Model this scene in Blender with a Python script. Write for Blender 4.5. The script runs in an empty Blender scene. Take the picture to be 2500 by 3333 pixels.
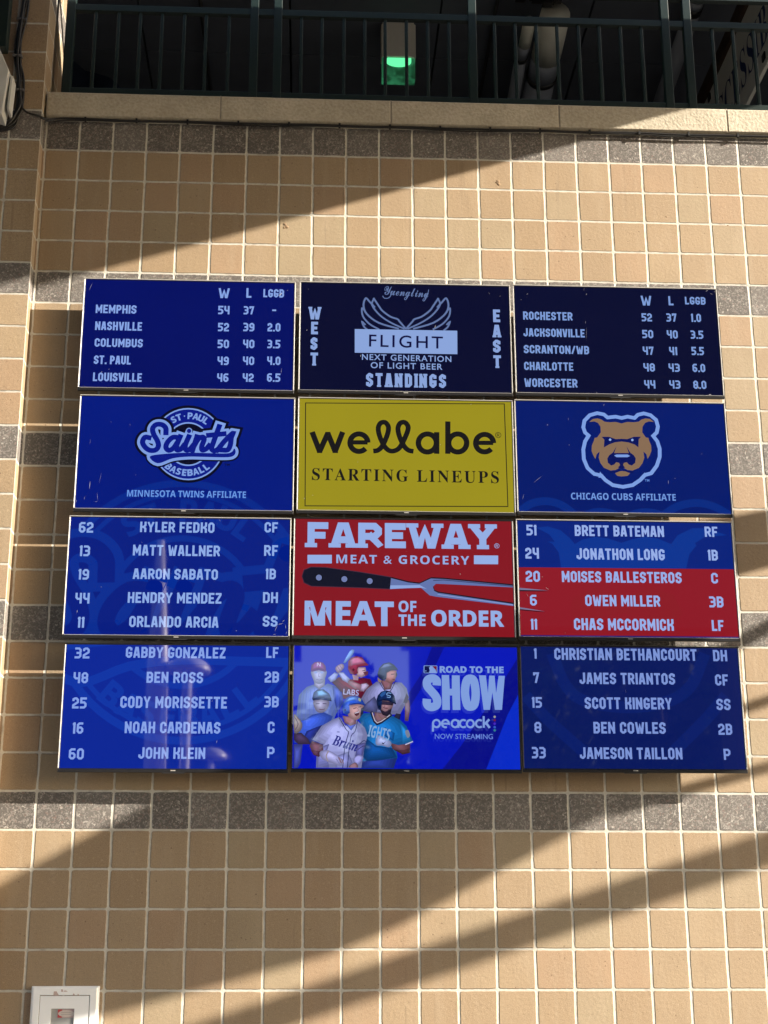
import bpy, math, random
from mathutils import Vector, Matrix
from mathutils.geometry import tessellate_polygon
random.seed(11)
SC = bpy.context.scene
COL = SC.collection

# ------------------------------------------------------------------ camera
cam = bpy.data.cameras.new('camera')
cam.sensor_fit = 'HORIZONTAL'; cam.sensor_width = 36.0
cam.lens = 4949.475 / 2500 * 36.0
cam.clip_start = 0.05; cam.clip_end = 2000
camo = bpy.data.objects.new('camera', cam); COL.objects.link(camo)
R = Matrix(((0.998769, -0.012768, -0.047941), (-0.049563, -0.299547, -0.952793), (-0.002195, 0.953996, -0.299811)))
camo.matrix_world = Matrix.Translation((-0.59484, -8.24432, -5.07829)) @ R.to_4x4()
SC.camera = camo

# ------------------------------------------------------------------ sky, sun, exposure
S = Vector((2.30, -1.0, 0.95))                 # towards the sun
Sn = S.normalized()
EL = math.asin(Sn.z); AZ = math.atan2(S.x, S.y)
EXPO = 1.58
w = bpy.data.worlds.new('World'); SC.world = w; w.use_nodes = True
nt = w.node_tree
sky = nt.nodes.new('ShaderNodeTexSky'); sky.sky_type = 'NISHITA'; sky.sun_disc = False
sky.sun_elevation = EL; sky.sun_rotation = AZ
sky.air_density = 1.0; sky.dust_density = 1.5
bg = nt.nodes['Background']; bg.inputs['Strength'].default_value = 0.11
nt.links.new(sky.outputs[0], bg.inputs['Color'])
sl = bpy.data.lights.new('sun', 'SUN'); sl.energy = 5.0; sl.angle = math.radians(0.5); sl.color = (1.0, 0.90, 0.76)
so = bpy.data.objects.new('sun', sl); COL.objects.link(so)
so.rotation_euler = Sn.to_track_quat('Z', 'Y').to_euler()
SC.view_settings.view_transform = 'Standard'; SC.view_settings.look = 'None'
SC.view_settings.exposure = EXPO; SC.view_settings.gamma = 1.0
SC.cycles.max_bounces = 6; SC.cycles.diffuse_bounces = 4; SC.cycles.glossy_bounces = 3

# ------------------------------------------------------------------ materials
def lin(c):
    return tuple(((v / 255) / 12.92 if v / 255 <= .04045 else ((v / 255 + .055) / 1.055) ** 2.4) for v in c)

MATS = {}
def mat(name):
    m = bpy.data.materials.new(name); m.use_nodes = True
    return m, m.node_tree, m.node_tree.nodes['Principled BSDF']

def plain(name, col, rough=.6, metal=0., noise=.12, scale=30., bump=0.):
    if name in MATS: return MATS[name]
    m, t, b = mat(name)
    tc = t.nodes.new('ShaderNodeTexCoord'); n = t.nodes.new('ShaderNodeTexNoise')
    n.inputs['Scale'].default_value = scale; n.inputs['Detail'].default_value = 5
    t.links.new(tc.outputs['Object'], n.inputs['Vector'])
    mx = t.nodes.new('ShaderNodeMixRGB')
    mx.inputs[1].default_value = tuple(v * (1 - noise) for v in col) + (1,)
    mx.inputs[2].default_value = tuple(min(1, v * (1 + noise)) for v in col) + (1,)
    t.links.new(n.outputs['Fac'], mx.inputs[0]); t.links.new(mx.outputs[0], b.inputs['Base Color'])
    b.inputs['Roughness'].default_value = rough; b.inputs['Metallic'].default_value = metal
    if bump:
        bp = t.nodes.new('ShaderNodeBump'); bp.inputs['Strength'].default_value = bump; bp.inputs['Distance'].default_value = .004
        t.links.new(n.outputs['Fac'], bp.inputs['Height']); t.links.new(bp.outputs[0], b.inputs['Normal'])
    MATS[name] = m
    return m

def glow(c, mottled=0.0):
    """lit picture elements of a display: sRGB colour as the display shows it"""
    key = ('g', tuple(c), mottled)
    if key in MATS: return MATS[key]
    m, t, b = mat('display_%d_%d_%d' % tuple(c))
    b.inputs['Base Color'].default_value = (.0004, .0004, .0005, 1)
    b.inputs['Roughness'].default_value = .02; b.inputs['IOR'].default_value = 1.78
    k = 1 / 2 ** EXPO
    e = tuple(v * k for v in lin(c))
    if mottled:
        tc = t.nodes.new('ShaderNodeTexCoord'); n = t.nodes.new('ShaderNodeTexNoise')
        n.inputs['Scale'].default_value = 2.2; n.inputs['Detail'].default_value = 6
        t.links.new(tc.outputs['Object'], n.inputs['Vector'])
        mx = t.nodes.new('ShaderNodeMixRGB')
        mx.inputs[1].default_value = tuple(v * (1 - mottled) for v in e) + (1,)
        mx.inputs[2].default_value = tuple(v * (1 + mottled) for v in e) + (1,)
        t.links.new(n.outputs['Fac'], mx.inputs[0]); t.links.new(mx.outputs[0], b.inputs['Emission Color'])
        # faint greasy film on the cover glass
        n2 = t.nodes.new('ShaderNodeTexNoise'); n2.inputs['Scale'].default_value = 5; n2.inputs['Detail'].default_value = 8
        t.links.new(tc.outputs['Object'], n2.inputs['Vector'])
        mr = t.nodes.new('ShaderNodeMapRange'); mr.inputs[1].default_value = .3; mr.inputs[2].default_value = .75
        mr.inputs[3].default_value = .012; mr.inputs[4].default_value = .035
        t.links.new(n2.outputs['Fac'], mr.inputs[0]); t.links.new(mr.outputs[0], b.inputs['Roughness'])
    else:
        b.inputs['Emission Color'].default_value = e + (1,)
    b.inputs['Emission Strength'].default_value = 1.0
    MATS[key] = m
    return m

T = 0.2032
def tile_material():
    m, t, b = mat('tile_blocks')
    N = t.nodes; L = t.links
    def math_(op, a, b_=None, c=None):
        n = N.new('ShaderNodeMath'); n.operation = op
        for i, v in enumerate((a, b_, c)):
            if v is None: continue
            if isinstance(v, (int, float)): n.inputs[i].default_value = v
            else: L.new(v, n.inputs[i])
        return n.outputs[0]
    def noise(vec, sc, det=4, rough=.5):
        n = N.new('ShaderNodeTexNoise'); n.inputs['Scale'].default_value = sc; n.inputs['Detail'].default_value = det
        n.inputs['Roughness'].default_value = rough
        L.new(vec, n.inputs['Vector']); return n.outputs['Fac']
    def ramp(v, a, b_, c=0., d=1., smooth=True):
        n = N.new('ShaderNodeMapRange')
        if smooth: n.interpolation_type = 'SMOOTHSTEP'
        L.new(v, n.inputs[0])
        for i, x in enumerate((a, b_, c, d)): n.inputs[i + 1].default_value = x
        return n.outputs[0]
    def mix(f, a, b_, mode='MIX'):
        n = N.new('ShaderNodeMixRGB'); n.blend_type = mode
        if isinstance(f, (int, float)): n.inputs[0].default_value = f
        else: L.new(f, n.inputs[0])
        for i, v in ((1, a), (2, b_)):
            if isinstance(v, tuple): n.inputs[i].default_value = v + (1,)
            else: L.new(v, n.inputs[i])
        return n.outputs[0]
    tc = N.new('ShaderNodeTexCoord'); pos = tc.outputs['Object']
    sp = N.new('ShaderNodeSeparateXYZ'); L.new(pos, sp.inputs[0])
    wob1 = math_('MULTIPLY_ADD', noise(pos, 4.5, 2), .008, -.004)
    wob2 = math_('MULTIPLY_ADD', noise(pos, 6.3, 2), .006, -.003)
    u = math_('DIVIDE', math_('ADD', math_('ADD', sp.outputs[0], sp.outputs[1]), wob1), T)
    v = math_('DIVIDE', math_('ADD', sp.outputs[2], wob2), T)
    fu = math_('FRACT', u); fv = math_('FRACT', v)
    iu = math_('FLOOR', u); iv = math_('FLOOR', v)
    du = math_('MULTIPLY', math_('MINIMUM', fu, math_('SUBTRACT', 1., fu)), T)
    dv = math_('MULTIPLY', math_('MINIMUM', fv, math_('SUBTRACT', 1., fv)), T)
    # rounded corner distance
    cu = math_('MAXIMUM', math_('SUBTRACT', .016, du), 0.); cv = math_('MAXIMUM', math_('SUBTRACT', .016, dv), 0.)
    d = math_('SUBTRACT', .016, math_('SQRT', math_('ADD', math_('MULTIPLY', cu, cu), math_('MULTIPLY', cv, cv))))
    edge = math_('MULTIPLY_ADD', noise(pos, 38, 5, .72), .0084, -.0042)
    d2 = math_('ADD', d, edge)
    grout = ramp(d2, .0050, .0070, 1., 0.)
    comb = N.new('ShaderNodeCombineXYZ'); L.new(iu, comb.inputs[0]); L.new(iv, comb.inputs[1])
    wn = N.new('ShaderNodeTexWhiteNoise'); wn.noise_dimensions = '2D'; L.new(comb.outputs[0], wn.inputs['Vector'])
    rnd = wn.outputs['Value']
    dark = math_('MULTIPLY', math_('LESS_THAN', math_('ABSOLUTE', math_('SUBTRACT', math_('FLOORED_MODULO', math_('ADD', iv, 500.), 5.), 4.)), .5), math_('GREATER_THAN', iv, -25.5))
    # tan burnished blocks
    rn2 = math_('FRACT', math_('MULTIPLY', rnd, 7.31))
    tanc = mix(rnd, (.262, .182, .106), (.345, .258, .163))
    tanc = mix(math_('MULTIPLY', math_('GREATER_THAN', rn2, .82), .60), tanc, (.345, .215, .135))
    tanc = mix(math_('MULTIPLY', math_('LESS_THAN', rn2, .14), .55), tanc, (.300, .262, .178))
    big = noise(pos, 3.2, 5, .6)
    tanc = mix(ramp(big, .3, .7, 0., .42), tanc, (.225, .160, .100))
    mpv = N.new('ShaderNodeMapping'); mpv.inputs['Scale'].default_value = (9, 9, 1.1); L.new(pos, mpv.inputs[0])
    streak = noise(mpv.outputs[0], 1.6, 4)
    tanc = mix(ramp(streak, .48, .72, 0., .30), tanc, (.375, .300, .215))
    grain = noise(pos, 230, 3, .7)
    tanc = mix(ramp(grain, .32, .70, 0., .42), tanc, (.43, .33, .22), 'MIX')
    tanc = mix(ramp(grain, .60, .42, 0., .25), tanc, (.175, .130, .082), 'MIX')
    mid = noise(pos, 62, 6, .65)
    tanc = mix(ramp(mid, .42, .30, 0., .55), tanc, (.175, .120, .075)); tanc = mix(ramp(mid, .56, .72, 0., .5), tanc, (.46, .365, .255))
    pit = N.new('ShaderNodeTexVoronoi'); pit.inputs['Scale'].default_value = 42; L.new(pos, pit.inputs['Vector'])
    psep = N.new('ShaderNodeSeparateXYZ'); L.new(pit.outputs['Color'], psep.inputs[0])
    pitm = math_('MULTIPLY', ramp(pit.outputs['Distance'], .10, .22, 1., 0.), math_('GREATER_THAN', psep.outputs[0], .965))
    tanc = mix(math_('MULTIPLY', pitm, .75), tanc, (.13, .08, .05))
    chip = N.new('ShaderNodeTexVoronoi'); chip.inputs['Scale'].default_value = 3.2; 
    wv = N.new('ShaderNodeVectorMath'); wv.operation = 'ADD'
    nz = N.new('ShaderNodeTexNoise'); nz.inputs['Scale'].default_value = 28; L.new(pos, nz.inputs['Vector'])
    vs = N.new('ShaderNodeVectorMath'); vs.operation = 'SCALE'; vs.inputs['Scale'].default_value = .05
    L.new(nz.outputs['Color'], vs.inputs[0]); L.new(pos, wv.inputs[0]); L.new(vs.outputs[0], wv.inputs[1])
    L.new(wv.outputs[0], chip.inputs['Vector'])
    csep = N.new('ShaderNodeSeparateXYZ'); L.new(chip.outputs['Color'], csep.inputs[0])
    chipm = math_('MULTIPLY', ramp(chip.outputs['Distance'], .028, .05, 1., 0.), math_('GREATER_THAN', csep.outputs[0], .82))
    tanc = mix(math_('MULTIPLY', chipm, .7), tanc, (.20, .125, .075))
    # drips and grime with shapes of their own
    mpd = N.new('ShaderNodeMapping'); mpd.inputs['Scale'].default_value = (14, 14, .9); L.new(pos, mpd.inputs[0])
    drip = math_('MULTIPLY', ramp(noise(mpd.outputs[0], 1.3, 5, .6), .58, .74), ramp(noise(pos, 1.1, 2), .45, .62))
    tanc = mix(math_('MULTIPLY', drip, .55), tanc, (.145, .105, .07))
    # dark ground face blocks with pale stone specks
    vo = N.new('ShaderNodeTexVoronoi'); vo.inputs['Scale'].default_value = 135; vo.inputs['Randomness'].default_value = 1.
    mp3 = N.new('ShaderNodeVectorMath'); mp3.operation = 'ADD'
    vs2 = N.new('ShaderNodeVectorMath'); vs2.operation = 'SCALE'; vs2.inputs['Scale'].default_value = .03
    nz2 = N.new('ShaderNodeTexNoise'); nz2.inputs['Scale'].default_value = 60; L.new(pos, nz2.inputs['Vector'])
    L.new(nz2.outputs['Color'], vs2.inputs[0]); L.new(pos, mp3.inputs[0]); L.new(vs2.outputs[0], mp3.inputs[1])
    L.new(mp3.outputs[0], vo.inputs['Vector'])
    vsep = N.new('ShaderNodeSeparateXYZ'); L.new(vo.outputs['Color'], vsep.inputs[0])
    spk = ramp(vsep.outputs[0], .45, .95)
    drk = mix(math_('MULTIPLY_ADD', spk, .72, math_('MULTIPLY', rnd, .36)), (.088, .080, .074), (.285, .262, .24))
    drk = mix(ramp(noise(pos, 5, 4), .35, .7, 0., .35), drk, (.10, .088, .08))
    drk = mix(math_('MULTIPLY', math_('GREATER_THAN', vsep.outputs[1], .965), .55), drk, (.50, .47, .43))
    drk = mix(math_('MULTIPLY', math_('GREATER_THAN', vsep.outputs[2], .95), .4), drk, (.24, .15, .13))
    face = mix(dark, tanc, drk)
    gcol = mix(noise(pos, 22, 5), (.40, .385, .34), (.60, .58, .52))
    gcol = mix(ramp(noise(pos, 13, 5), .50, .70, 0., .55), gcol, (.27, .23, .19))
    col = mix(grout, face, gcol)
    L.new(col, b.inputs['Base Color'])
    b.inputs['Roughness'].default_value = .62
    rr = mix(dark, mix(grout, (.58, .58, .58), (.85, .85, .85)), (.5, .5, .5)); L.new(rr, b.inputs['Roughness'])
    # relief: joint tooled slightly back with a proud smear here and there
    h = ramp(d2, .0035, .0095, 0., 1.)
    h = math_('ADD', h, math_('MULTIPLY', noise(pos, 55, 4), .35))
    h = math_('ADD', h, math_('MULTIPLY', grain, .16))
    h = math_('SUBTRACT', h, math_('MULTIPLY', chipm, .8))
    tilt = math_('MULTIPLY', math_('MULTIPLY', math_('SUBTRACT', rnd, .5), fu), 1.6)
    h = math_('ADD', h, tilt)
    bp = N.new('ShaderNodeBump'); bp.inputs['Strength'].default_value = .85; bp.inputs['Distance'].default_value = .0045
    L.new(h, bp.inputs['Height']); L.new(bp.outputs[0], b.inputs['Normal'])
    return m
TILE = tile_material()

def stone_material():
    m, t, b = mat('cast_stone')
    N = t.nodes; L = t.links
    tc = N.new('ShaderNodeTexCoord')
    n1 = N.new('ShaderNodeTexNoise'); n1.inputs['Scale'].default_value = 55; n1.inputs['Detail'].default_value = 4; L.new(tc.outputs['Object'], n1.inputs['Vector'])
    n2 = N.new('ShaderNodeTexNoise'); n2.inputs['Scale'].default_value = 4; n2.inputs['Detail'].default_value = 6; L.new(tc.outputs['Object'], n2.inputs['Vector'])
    r = N.new('ShaderNodeValToRGB'); r.color_ramp.elements[0].position = .30; r.color_ramp.elements[0].color = (.40, .355, .275, 1)
    r.color_ramp.elements[1].position = .62; r.color_ramp.elements[1].color = (.50, .455, .365, 1)
    L.new(n1.outputs['Fac'], r.inputs[0])
    mx = N.new('ShaderNodeMixRGB'); mx.blend_type = 'MULTIPLY'; mx.inputs[0].default_value = .5
    r2 = N.new('ShaderNodeValToRGB'); r2.color_ramp.elements[0].color = (.6, .57, .52, 1); r2.color_ramp.elements[0].position = .3; r2.color_ramp.elements[1].position = .65
    L.new(n2.outputs['Fac'], r2.inputs[0]); L.new(r.outputs[0], mx.inputs[1]); L.new(r2.outputs[0], mx.inputs[2])
    L.new(mx.outputs[0], b.inputs['Base Color']); b.inputs['Roughness'].default_value = .85
    bp = N.new('ShaderNodeBump'); bp.inputs['Strength'].default_value = .7; bp.inputs['Distance'].default_value = .006
    L.new(n1.outputs['Fac'], bp.inputs['Height']); L.new(bp.outputs[0], b.inputs['Normal'])
    return m
STONE = stone_material()
GREEN = plain('green_paint', (.008, .0185, .0175), .42, noise=.2, scale=14, bump=.15)
SILVER = plain('satin_aluminium', (.64, .63, .61), .32, .5, .14, 40)
BLACKP = plain('black_plastic', (.012, .012, .014), .35, 0, .2, 60)
DARKM = plain('dark_metal', (.04, .04, .045), .5, .3)
CABLE = plain('cable_rubber', (.012, .012, .013), .5, 0, .3, 60)
JOINT = plain('mortar', (.42, .38, .32), .9, 0, .2, 60)
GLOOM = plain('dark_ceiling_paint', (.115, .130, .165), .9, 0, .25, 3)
CONC = plain('concrete', (.125, .108, .09), .9, 0, .2, 1.2)
WHITEP = plain('white_paint', (.62, .62, .60), .5, 0, .12, 9, .1)

# ------------------------------------------------------------------ mesh helpers
class MB:
    def __init__(s): s.v = []; s.f = []; s.mi = []; s.mats = []; s.smooth = []
    def mid(s, m):
        if m not in s.mats: s.mats.append(m)
        return s.mats.index(m)
    def face(s, pts, m, smooth=False):
        i = len(s.v); s.v += [tuple(p) for p in pts]; s.f.append(tuple(range(i, i + len(pts)))); s.mi.append(s.mid(m)); s.smooth.append(smooth)
    def mesh(s, vs, fs, m, smooth=False):
        i = len(s.v); s.v += [tuple(p) for p in vs]; k = s.mid(m)
        for f in fs: s.f.append(tuple(a + i for a in f)); s.mi.append(k); s.smooth.append(smooth)
    def box(s, x0, x1, y0, y1, z0, z1, m):
        vs = [(x, y, z) for x in (x0, x1) for y in (y0, y1) for z in (z0, z1)]
        s.mesh(vs, [(0, 1, 3, 2), (4, 6, 7, 5), (0, 4, 5, 1), (2, 3, 7, 6), (0, 2, 6, 4), (1, 5, 7, 3)], m)
    def tube(s, pts, r, m, n=10, cap=True):
        pts = [Vector(p) for p in pts]; rs = r if isinstance(r, (list, tuple)) else [r] * len(pts)
        vs = []; fs = []; up = None
        for i, p in enumerate(pts):
            d = (pts[min(i + 1, len(pts) - 1)] - pts[max(i - 1, 0)]).normalized()
            if up is None: up = d.orthogonal().normalized()
            up = (up - d * up.dot(d)).normalized(); sd = d.cross(up)
            for k in range(n):
                a = 2 * math.pi * k / n; vs.append(p + (up * math.cos(a) + sd * math.sin(a)) * rs[i])
        for i in range(len(pts) - 1):
            for k in range(n):
                a = i * n + k; b = i * n + (k + 1) % n; fs.append((a, b, b + n, a + n))
        if cap: fs.append(tuple(reversed(range(n)))); fs.append(tuple(range((len(pts) - 1) * n, len(pts) * n)))
        s.mesh(vs, fs, m, True)
    def lathe(s, prof, c, m, n=24):
        vs = []; fs = []
        for r, z in prof:
            for k in range(n):
                a = 2 * math.pi * k / n; vs.append((c[0] + r * math.cos(a), c[1] + r * math.sin(a), c[2] + z))
        for i in range(len(prof) - 1):
            for k in range(n):
                a = i * n + k; b = i * n + (k + 1) % n; fs.append((a, b, b + n, a + n))
        s.mesh(vs, fs, m, True)
    def prism(s, pts, off, m):
        n = len(pts); a = [Vector(p) for p in pts]; b = [p + Vector(off) for p in a]
        fs = [tuple(range(n)), tuple(reversed(range(n, 2 * n)))] + [(i, i + n, (i + 1) % n + n, (i + 1) % n) for i in range(n)]
        s.mesh(a + b, fs, m)
    def build(s, name, parent=None, bevel=0, seg=2):
        off = root_loc(parent)
        me = bpy.data.meshes.new(name); me.from_pydata([tuple(Vector(p) - off) for p in s.v], [], s.f)
        for m in s.mats: me.materials.append(m)
        for p, k, sm in zip(me.polygons, s.mi, s.smooth): p.material_index = k; p.use_smooth = sm
        me.update()
        o = bpy.data.objects.new(name, me); COL.objects.link(o)
        if parent: o.parent = parent
        if bevel:
            md = o.modifiers.new('bevel', 'BEVEL'); md.width = bevel; md.segments = seg; md.limit_method = 'ANGLE'
        return o
def root_loc(p):
    v = Vector((0, 0, 0))
    while p is not None: v += p.location; p = p.parent
    return v
def thing(name, label, cat, loc=(0, 0, 0), group=None):
    o = bpy.data.objects.new(name, None); COL.objects.link(o); o.location = loc; o.empty_display_size = .1
    return tag(o, label, cat, group)
def tag(o, label, cat, group=None):
    o['label'] = label; o['category'] = cat
    if group: o['group'] = group
    return o
def struct(o): o['kind'] = 'structure'; return o

# ------------------------------------------------------------------ ground
GZ = -6.68
g = MB(); g.face([(-300, -400, GZ), (300, -400, GZ), (300, 60, GZ), (-300, 60, GZ)], CONC)
struct(g.build('ground'))

# ------------------------------------------------------------------ tiled wall, pilaster, ledge, balcony
wall = thing('block_wall', 'tall tan block wall with dark speckled courses behind the screens', 'wall', (0, 0, GZ))
def tile_sheet(name, faces, parent, org):
    mb = MB()
    for f in faces: mb.face(f, TILE)
    o = mb.build(name, parent)
    # texture space must start at org: shift object origin there
    cur = root_loc(o)
    dlt = Vector(org) - cur
    for v in o.data.vertices: v.co -= dlt
    o.location += dlt
    return o
PX = -2.252
tile_sheet('wall_face', [[(PX, 0, GZ), (9, 0, GZ), (9, 0, 0.004), (PX, 0, 0.004)], [(9, 0, GZ), (9, 0.5, GZ), (9, 0.5, 0.004), (9, 0, 0.004)]], wall, (0, 0, 0))
PL = -3.0
tile_sheet('pilaster', [[(PL, -.11, GZ), (PX, -.11, GZ), (PX, -.11, 3), (PL, -.11, 3)],
                        [(PX, -.11, GZ), (PX, 0, GZ), (PX, 0, 3), (PX, -.11, 3)],
                        [(PX, 0, 0), (PX, .45, 0), (PX, .45, 3), (PX, 0, 3)],
                        [(-8, -.03, GZ), (PL, -.03, GZ), (PL, -.03, 3), (-8, -.03, 3)],
                        [(PL, -.03, GZ), (PL, -.11, GZ), (PL, -.11, 3), (PL, -.03, 3)]], wall, (PX + .003 + .11, 0, 0))
bk = MB(); bk.box(PX - .02, 9, .02, .5, GZ, -.002, CONC); bk.build('wall_core', wall)

MUD = plain('dried_mud', (.24, .165, .10), .95, 0, .45, 90, .5)
def mud(x, z, rad, seed):
    rr = random.Random(seed); mb = MB()
    for k in range(5 if rad > .015 else 2):
        ox, oz = rr.uniform(-rad, rad) * .7, rr.uniform(-rad, rad) * .7; q = rad * rr.uniform(.30, .6); vs = [(x + ox, -q * .45, z + oz)]; fs = []
        for ring in (.55, 1.):
            for a in range(8):
                w_ = q * ring * rr.uniform(.75, 1.2); vs.append((x + ox + w_ * math.cos(a * .785), -q * .45 * (1 - ring * .98), z + oz + w_ * math.sin(a * .785)))
        for a in range(8): fs += [(0, 1 + a, 1 + (a + 1) % 8), (1 + a, 9 + a, 9 + (a + 1) % 8, 1 + (a + 1) % 8)]
        mb.mesh(vs, fs, MUD, True)
    mb.build('mud_nest', wall)
for i, (x, z, q) in enumerate(((.516, -.362, .022), (-.765, -.683, .020), (-.153, -.327, .009), (1.52, -.39, .010), (1.56, -.56, .011), (1.93, -.62, .010), (1.075, -.735, .008), (1.60, -.30, .006))): mud(x, z, q, i)
ledge = thing('stone_ledge', 'long pale cast stone ledge in blocks under the green railing', 'ledge', (-.13, -.03, 0))
jx = [-2.236, -1.183, -.134, .911, 1.968, 3.02, 4.07]
for i in range(len(jx) - 1):
    a, b = jx[i] + .004, jx[i + 1] - .004
    mb = MB(); vs = []
    prof = [(-.045, .014), (-.045, .165), (-.033, .178), (.30, .185), (.30, .006), (-.028, .006)]
    mb.prism([(a, y, z) for y, z in prof], (b - a, 0, 0), STONE); mb.build('coping_stone', ledge, .003)
jm = MB()
for x in jx: jm.box(x - .0038, x + .0038, -.040, .28, .010, .176, JOINT)
jm.build('mortar_joint', ledge)

# railing ----------------------------------------------------------
rail = thing('balcony_railing', 'dark green metal railing of thin balusters along the ledge', 'railing', (0, .12, .185))
def bar(name, x0, x1, z0, z1, y0=.10, y1=.14):
    mb = MB(); mb.box(x0, x1, y0, y1, z0, z1, GREEN); return mb.build(name, rail, .003)
bar('bottom_rail', -2.16, 4, .252, .302); bar('middle_rail', -2.16, 4, .866, .912); bar('top_rail', -2.16, 4, 1.075, 1.125)
for x in (-2.155, -.995, -.845, .40, 1.655, 1.80, 3.05): bar('post', x - .026, x + .026, .187, 1.073, .094, .146)
bx = [-2.001, -1.856, -1.719, -1.581, -1.44, -1.302, -1.156, -.695, -.563, -.424, -.291, -.16, -.023, .113, .25, .544, .678, .815, .95, 1.089, 1.224, 1.362, 1.499, 1.962, 2.098, 2.235, 2.37, 2.51]
for x in bx: bar('baluster', x - .0105, x + .0105, .301, .867, .109, .131)
for x in (-.995, -.845, .40, 1.655, 1.80):
    mb = MB(); mb.box(x - .045, x + .045, .075, .165, .187, .194, GREEN); mb.build('base_plate', rail, .002)
    mb = MB(); mb.tube([(x - .03, .085, .194), (x - .03, .085, .204)], .007, SILVER, 8); mb.build('bolt', rail)

# balcony room behind the railing ---------------------------------
room = thing('balcony_room', 'dark panelled room behind the green railing', 'room', (0, 2, .1))
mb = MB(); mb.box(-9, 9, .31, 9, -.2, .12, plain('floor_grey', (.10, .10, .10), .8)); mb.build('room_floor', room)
mb = MB(); xs = [-9, -3.2, -2.1, -1.0, .18, 1.42 - 1.0, 1.66, 2.9, 4.1, 9]
xs = [-9, -3.3, -2.06, -.82, .42, 1.66, 2.90, 4.14, 9]
for i in range(len(xs) - 1):
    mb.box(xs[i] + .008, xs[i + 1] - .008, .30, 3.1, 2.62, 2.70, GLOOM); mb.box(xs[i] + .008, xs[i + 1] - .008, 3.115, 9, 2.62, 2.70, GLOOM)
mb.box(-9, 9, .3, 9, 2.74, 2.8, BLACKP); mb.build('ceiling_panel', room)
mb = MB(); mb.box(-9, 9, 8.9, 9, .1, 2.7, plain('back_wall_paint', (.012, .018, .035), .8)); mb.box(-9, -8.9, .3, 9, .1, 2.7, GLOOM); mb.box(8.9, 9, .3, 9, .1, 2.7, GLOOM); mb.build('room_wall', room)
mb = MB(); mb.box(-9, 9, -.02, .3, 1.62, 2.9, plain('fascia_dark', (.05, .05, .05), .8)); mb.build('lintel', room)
# folded dark blue awning cloth seen at far left of the room
cl = MB()
BLUE = plain('navy_cloth', (.006, .014, .035), .75, 0, .3, 8)
pts = []
for i in range(9):
    x = -3.0 + i * .11
    pts.append((x, 3.0 + .05 * math.sin(i * 1.9), 1.2 - .2 * 0, 2.62 - .06 * i))
vs = []; fs = []
for i, (x, y, z0, z1) in enumerate(pts): vs += [(x, y, z0), (x, y + .02, z1)]
for i in range(8): fs.append((2 * i, 2 * i + 2, 2 * i + 3, 2 * i + 1))
cl.mesh(vs, fs, BLUE, True)
tag(cl.build('curtain'), 'dark navy curtain hanging inside the room at the left end of the railing', 'curtain')

# emergency light box
el = thing('exit_light', 'beige box lamp glowing green at its lower end, seen through the railing', 'lamp', (.08, 2.65, 2.2))
BEI = plain('beige_enclosure', (.82, .80, .72), .6, 0, .08, 20)
mb = MB(); mb.box(-.062, .224, 2.6, 2.72, 2.28, 2.60, BEI); mb.build('housing', el, .008)
mb = MB(); mb.box(-.05, .21, 2.60, 2.70, 2.60, 2.64, BEI); mb.build('ceiling_plate', el, .004)
m, t, b = mat('green_lens'); b.inputs['Base Color'].default_value = (.02, .10, .05, 1); b.inputs['Roughness'].default_value = .3
b.inputs['Emission Color'].default_value = (.006, .06, .022, 1); b.inputs['Emission Strength'].default_value = 1.
n = t.nodes.new('ShaderNodeTexNoise'); n.inputs['Scale'].default_value = 14; r = t.nodes.new('ShaderNodeValToRGB')
r.color_ramp.elements[0].position = .38; r.color_ramp.elements[0].color = (.002, .012, .005, 1); r.color_ramp.elements[1].position = .72; r.color_ramp.elements[1].color = (.008, .055, .024, 1)
tc = t.nodes.new('ShaderNodeTexCoord'); t.links.new(tc.outputs['Object'], n.inputs['Vector']); t.links.new(n.outputs['Fac'], r.inputs[0]); t.links.new(r.outputs[0], b.inputs['Emission Color'])
LENS = m
m, t, b = mat('green_bulb'); b.inputs['Base Color'].default_value = (.1, .6, .3, 1); b.inputs['Emission Color'].default_value = (.055, .36, .15, 1); b.inputs['Emission Strength'].default_value = 1.
BULB = m
mb = MB(); mb.box(-.056, .218, 2.606, 2.714, 2.085, 2.278, LENS); mb.build('lens', el, .006)
mb = MB(); A = [(-.012, 2.27)] + [(.08 + .105 * math.cos(a), 2.235 + -.05 * math.sin(a)) for a in [math.pi * (1 - k / 12) for k in range(13)]] + [(.185, 2.27)]
mb.prism([(x, 2.604, z) for x, z in A], (0, -.006, 0), BULB); mb.build('lit_bulb', el)

# pipes along the ceiling
PIPE = plain('grey_pipe', (.27, .30, .36), .55, 0, .15, 6); PBEIGE = plain('beige_pipe_end', (.78, .78, .69), .7, 0, .12, 8)  # near end of two pipes beige, the rest grey
def pipe(label, nodes, r, near_mat=None):
    p = thing('ceiling_pipe', label, 'pipe', nodes[0], 'pipes hung under the room ceiling')
    a, b_, c, d = [Vector(q) for q in nodes]
    mb = MB(); mb.tube([a, a.lerp(b_, .5), b_], [r * .98, r, r], near_mat or PBEIGE, 20); mb.build('near_section', p)
    mb = MB(); mb.tube([b_, c], r * 1.0, PIPE, 20); mb.build('joint_section', p)
    mb = MB(); mb.tube([c, c.lerp(d, .035)], r * 1.10, BLACKP, 20); mb.build('collar', p)
    mb = MB(); mb.tube([c.lerp(d, .03), d], [r * 1.0, r * 1.15], PIPE, 20); mb.build('lower_section', p)
pipe('thick round pipe with a beige end below the ceiling', [(1.30, 2.05, 2.34), (1.312, 2.62, 2.34), (1.318, 2.88, 2.34), (1.33, 4.2, 2.30)], .122)
pipe('thin round pipe with a beige end left of the thick pipe', [(1.108, 2.15, 2.34), (1.112, 2.47, 2.34), (1.105, 2.63, 2.34), (1.135, 3.9, 2.30)], .05)
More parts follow.
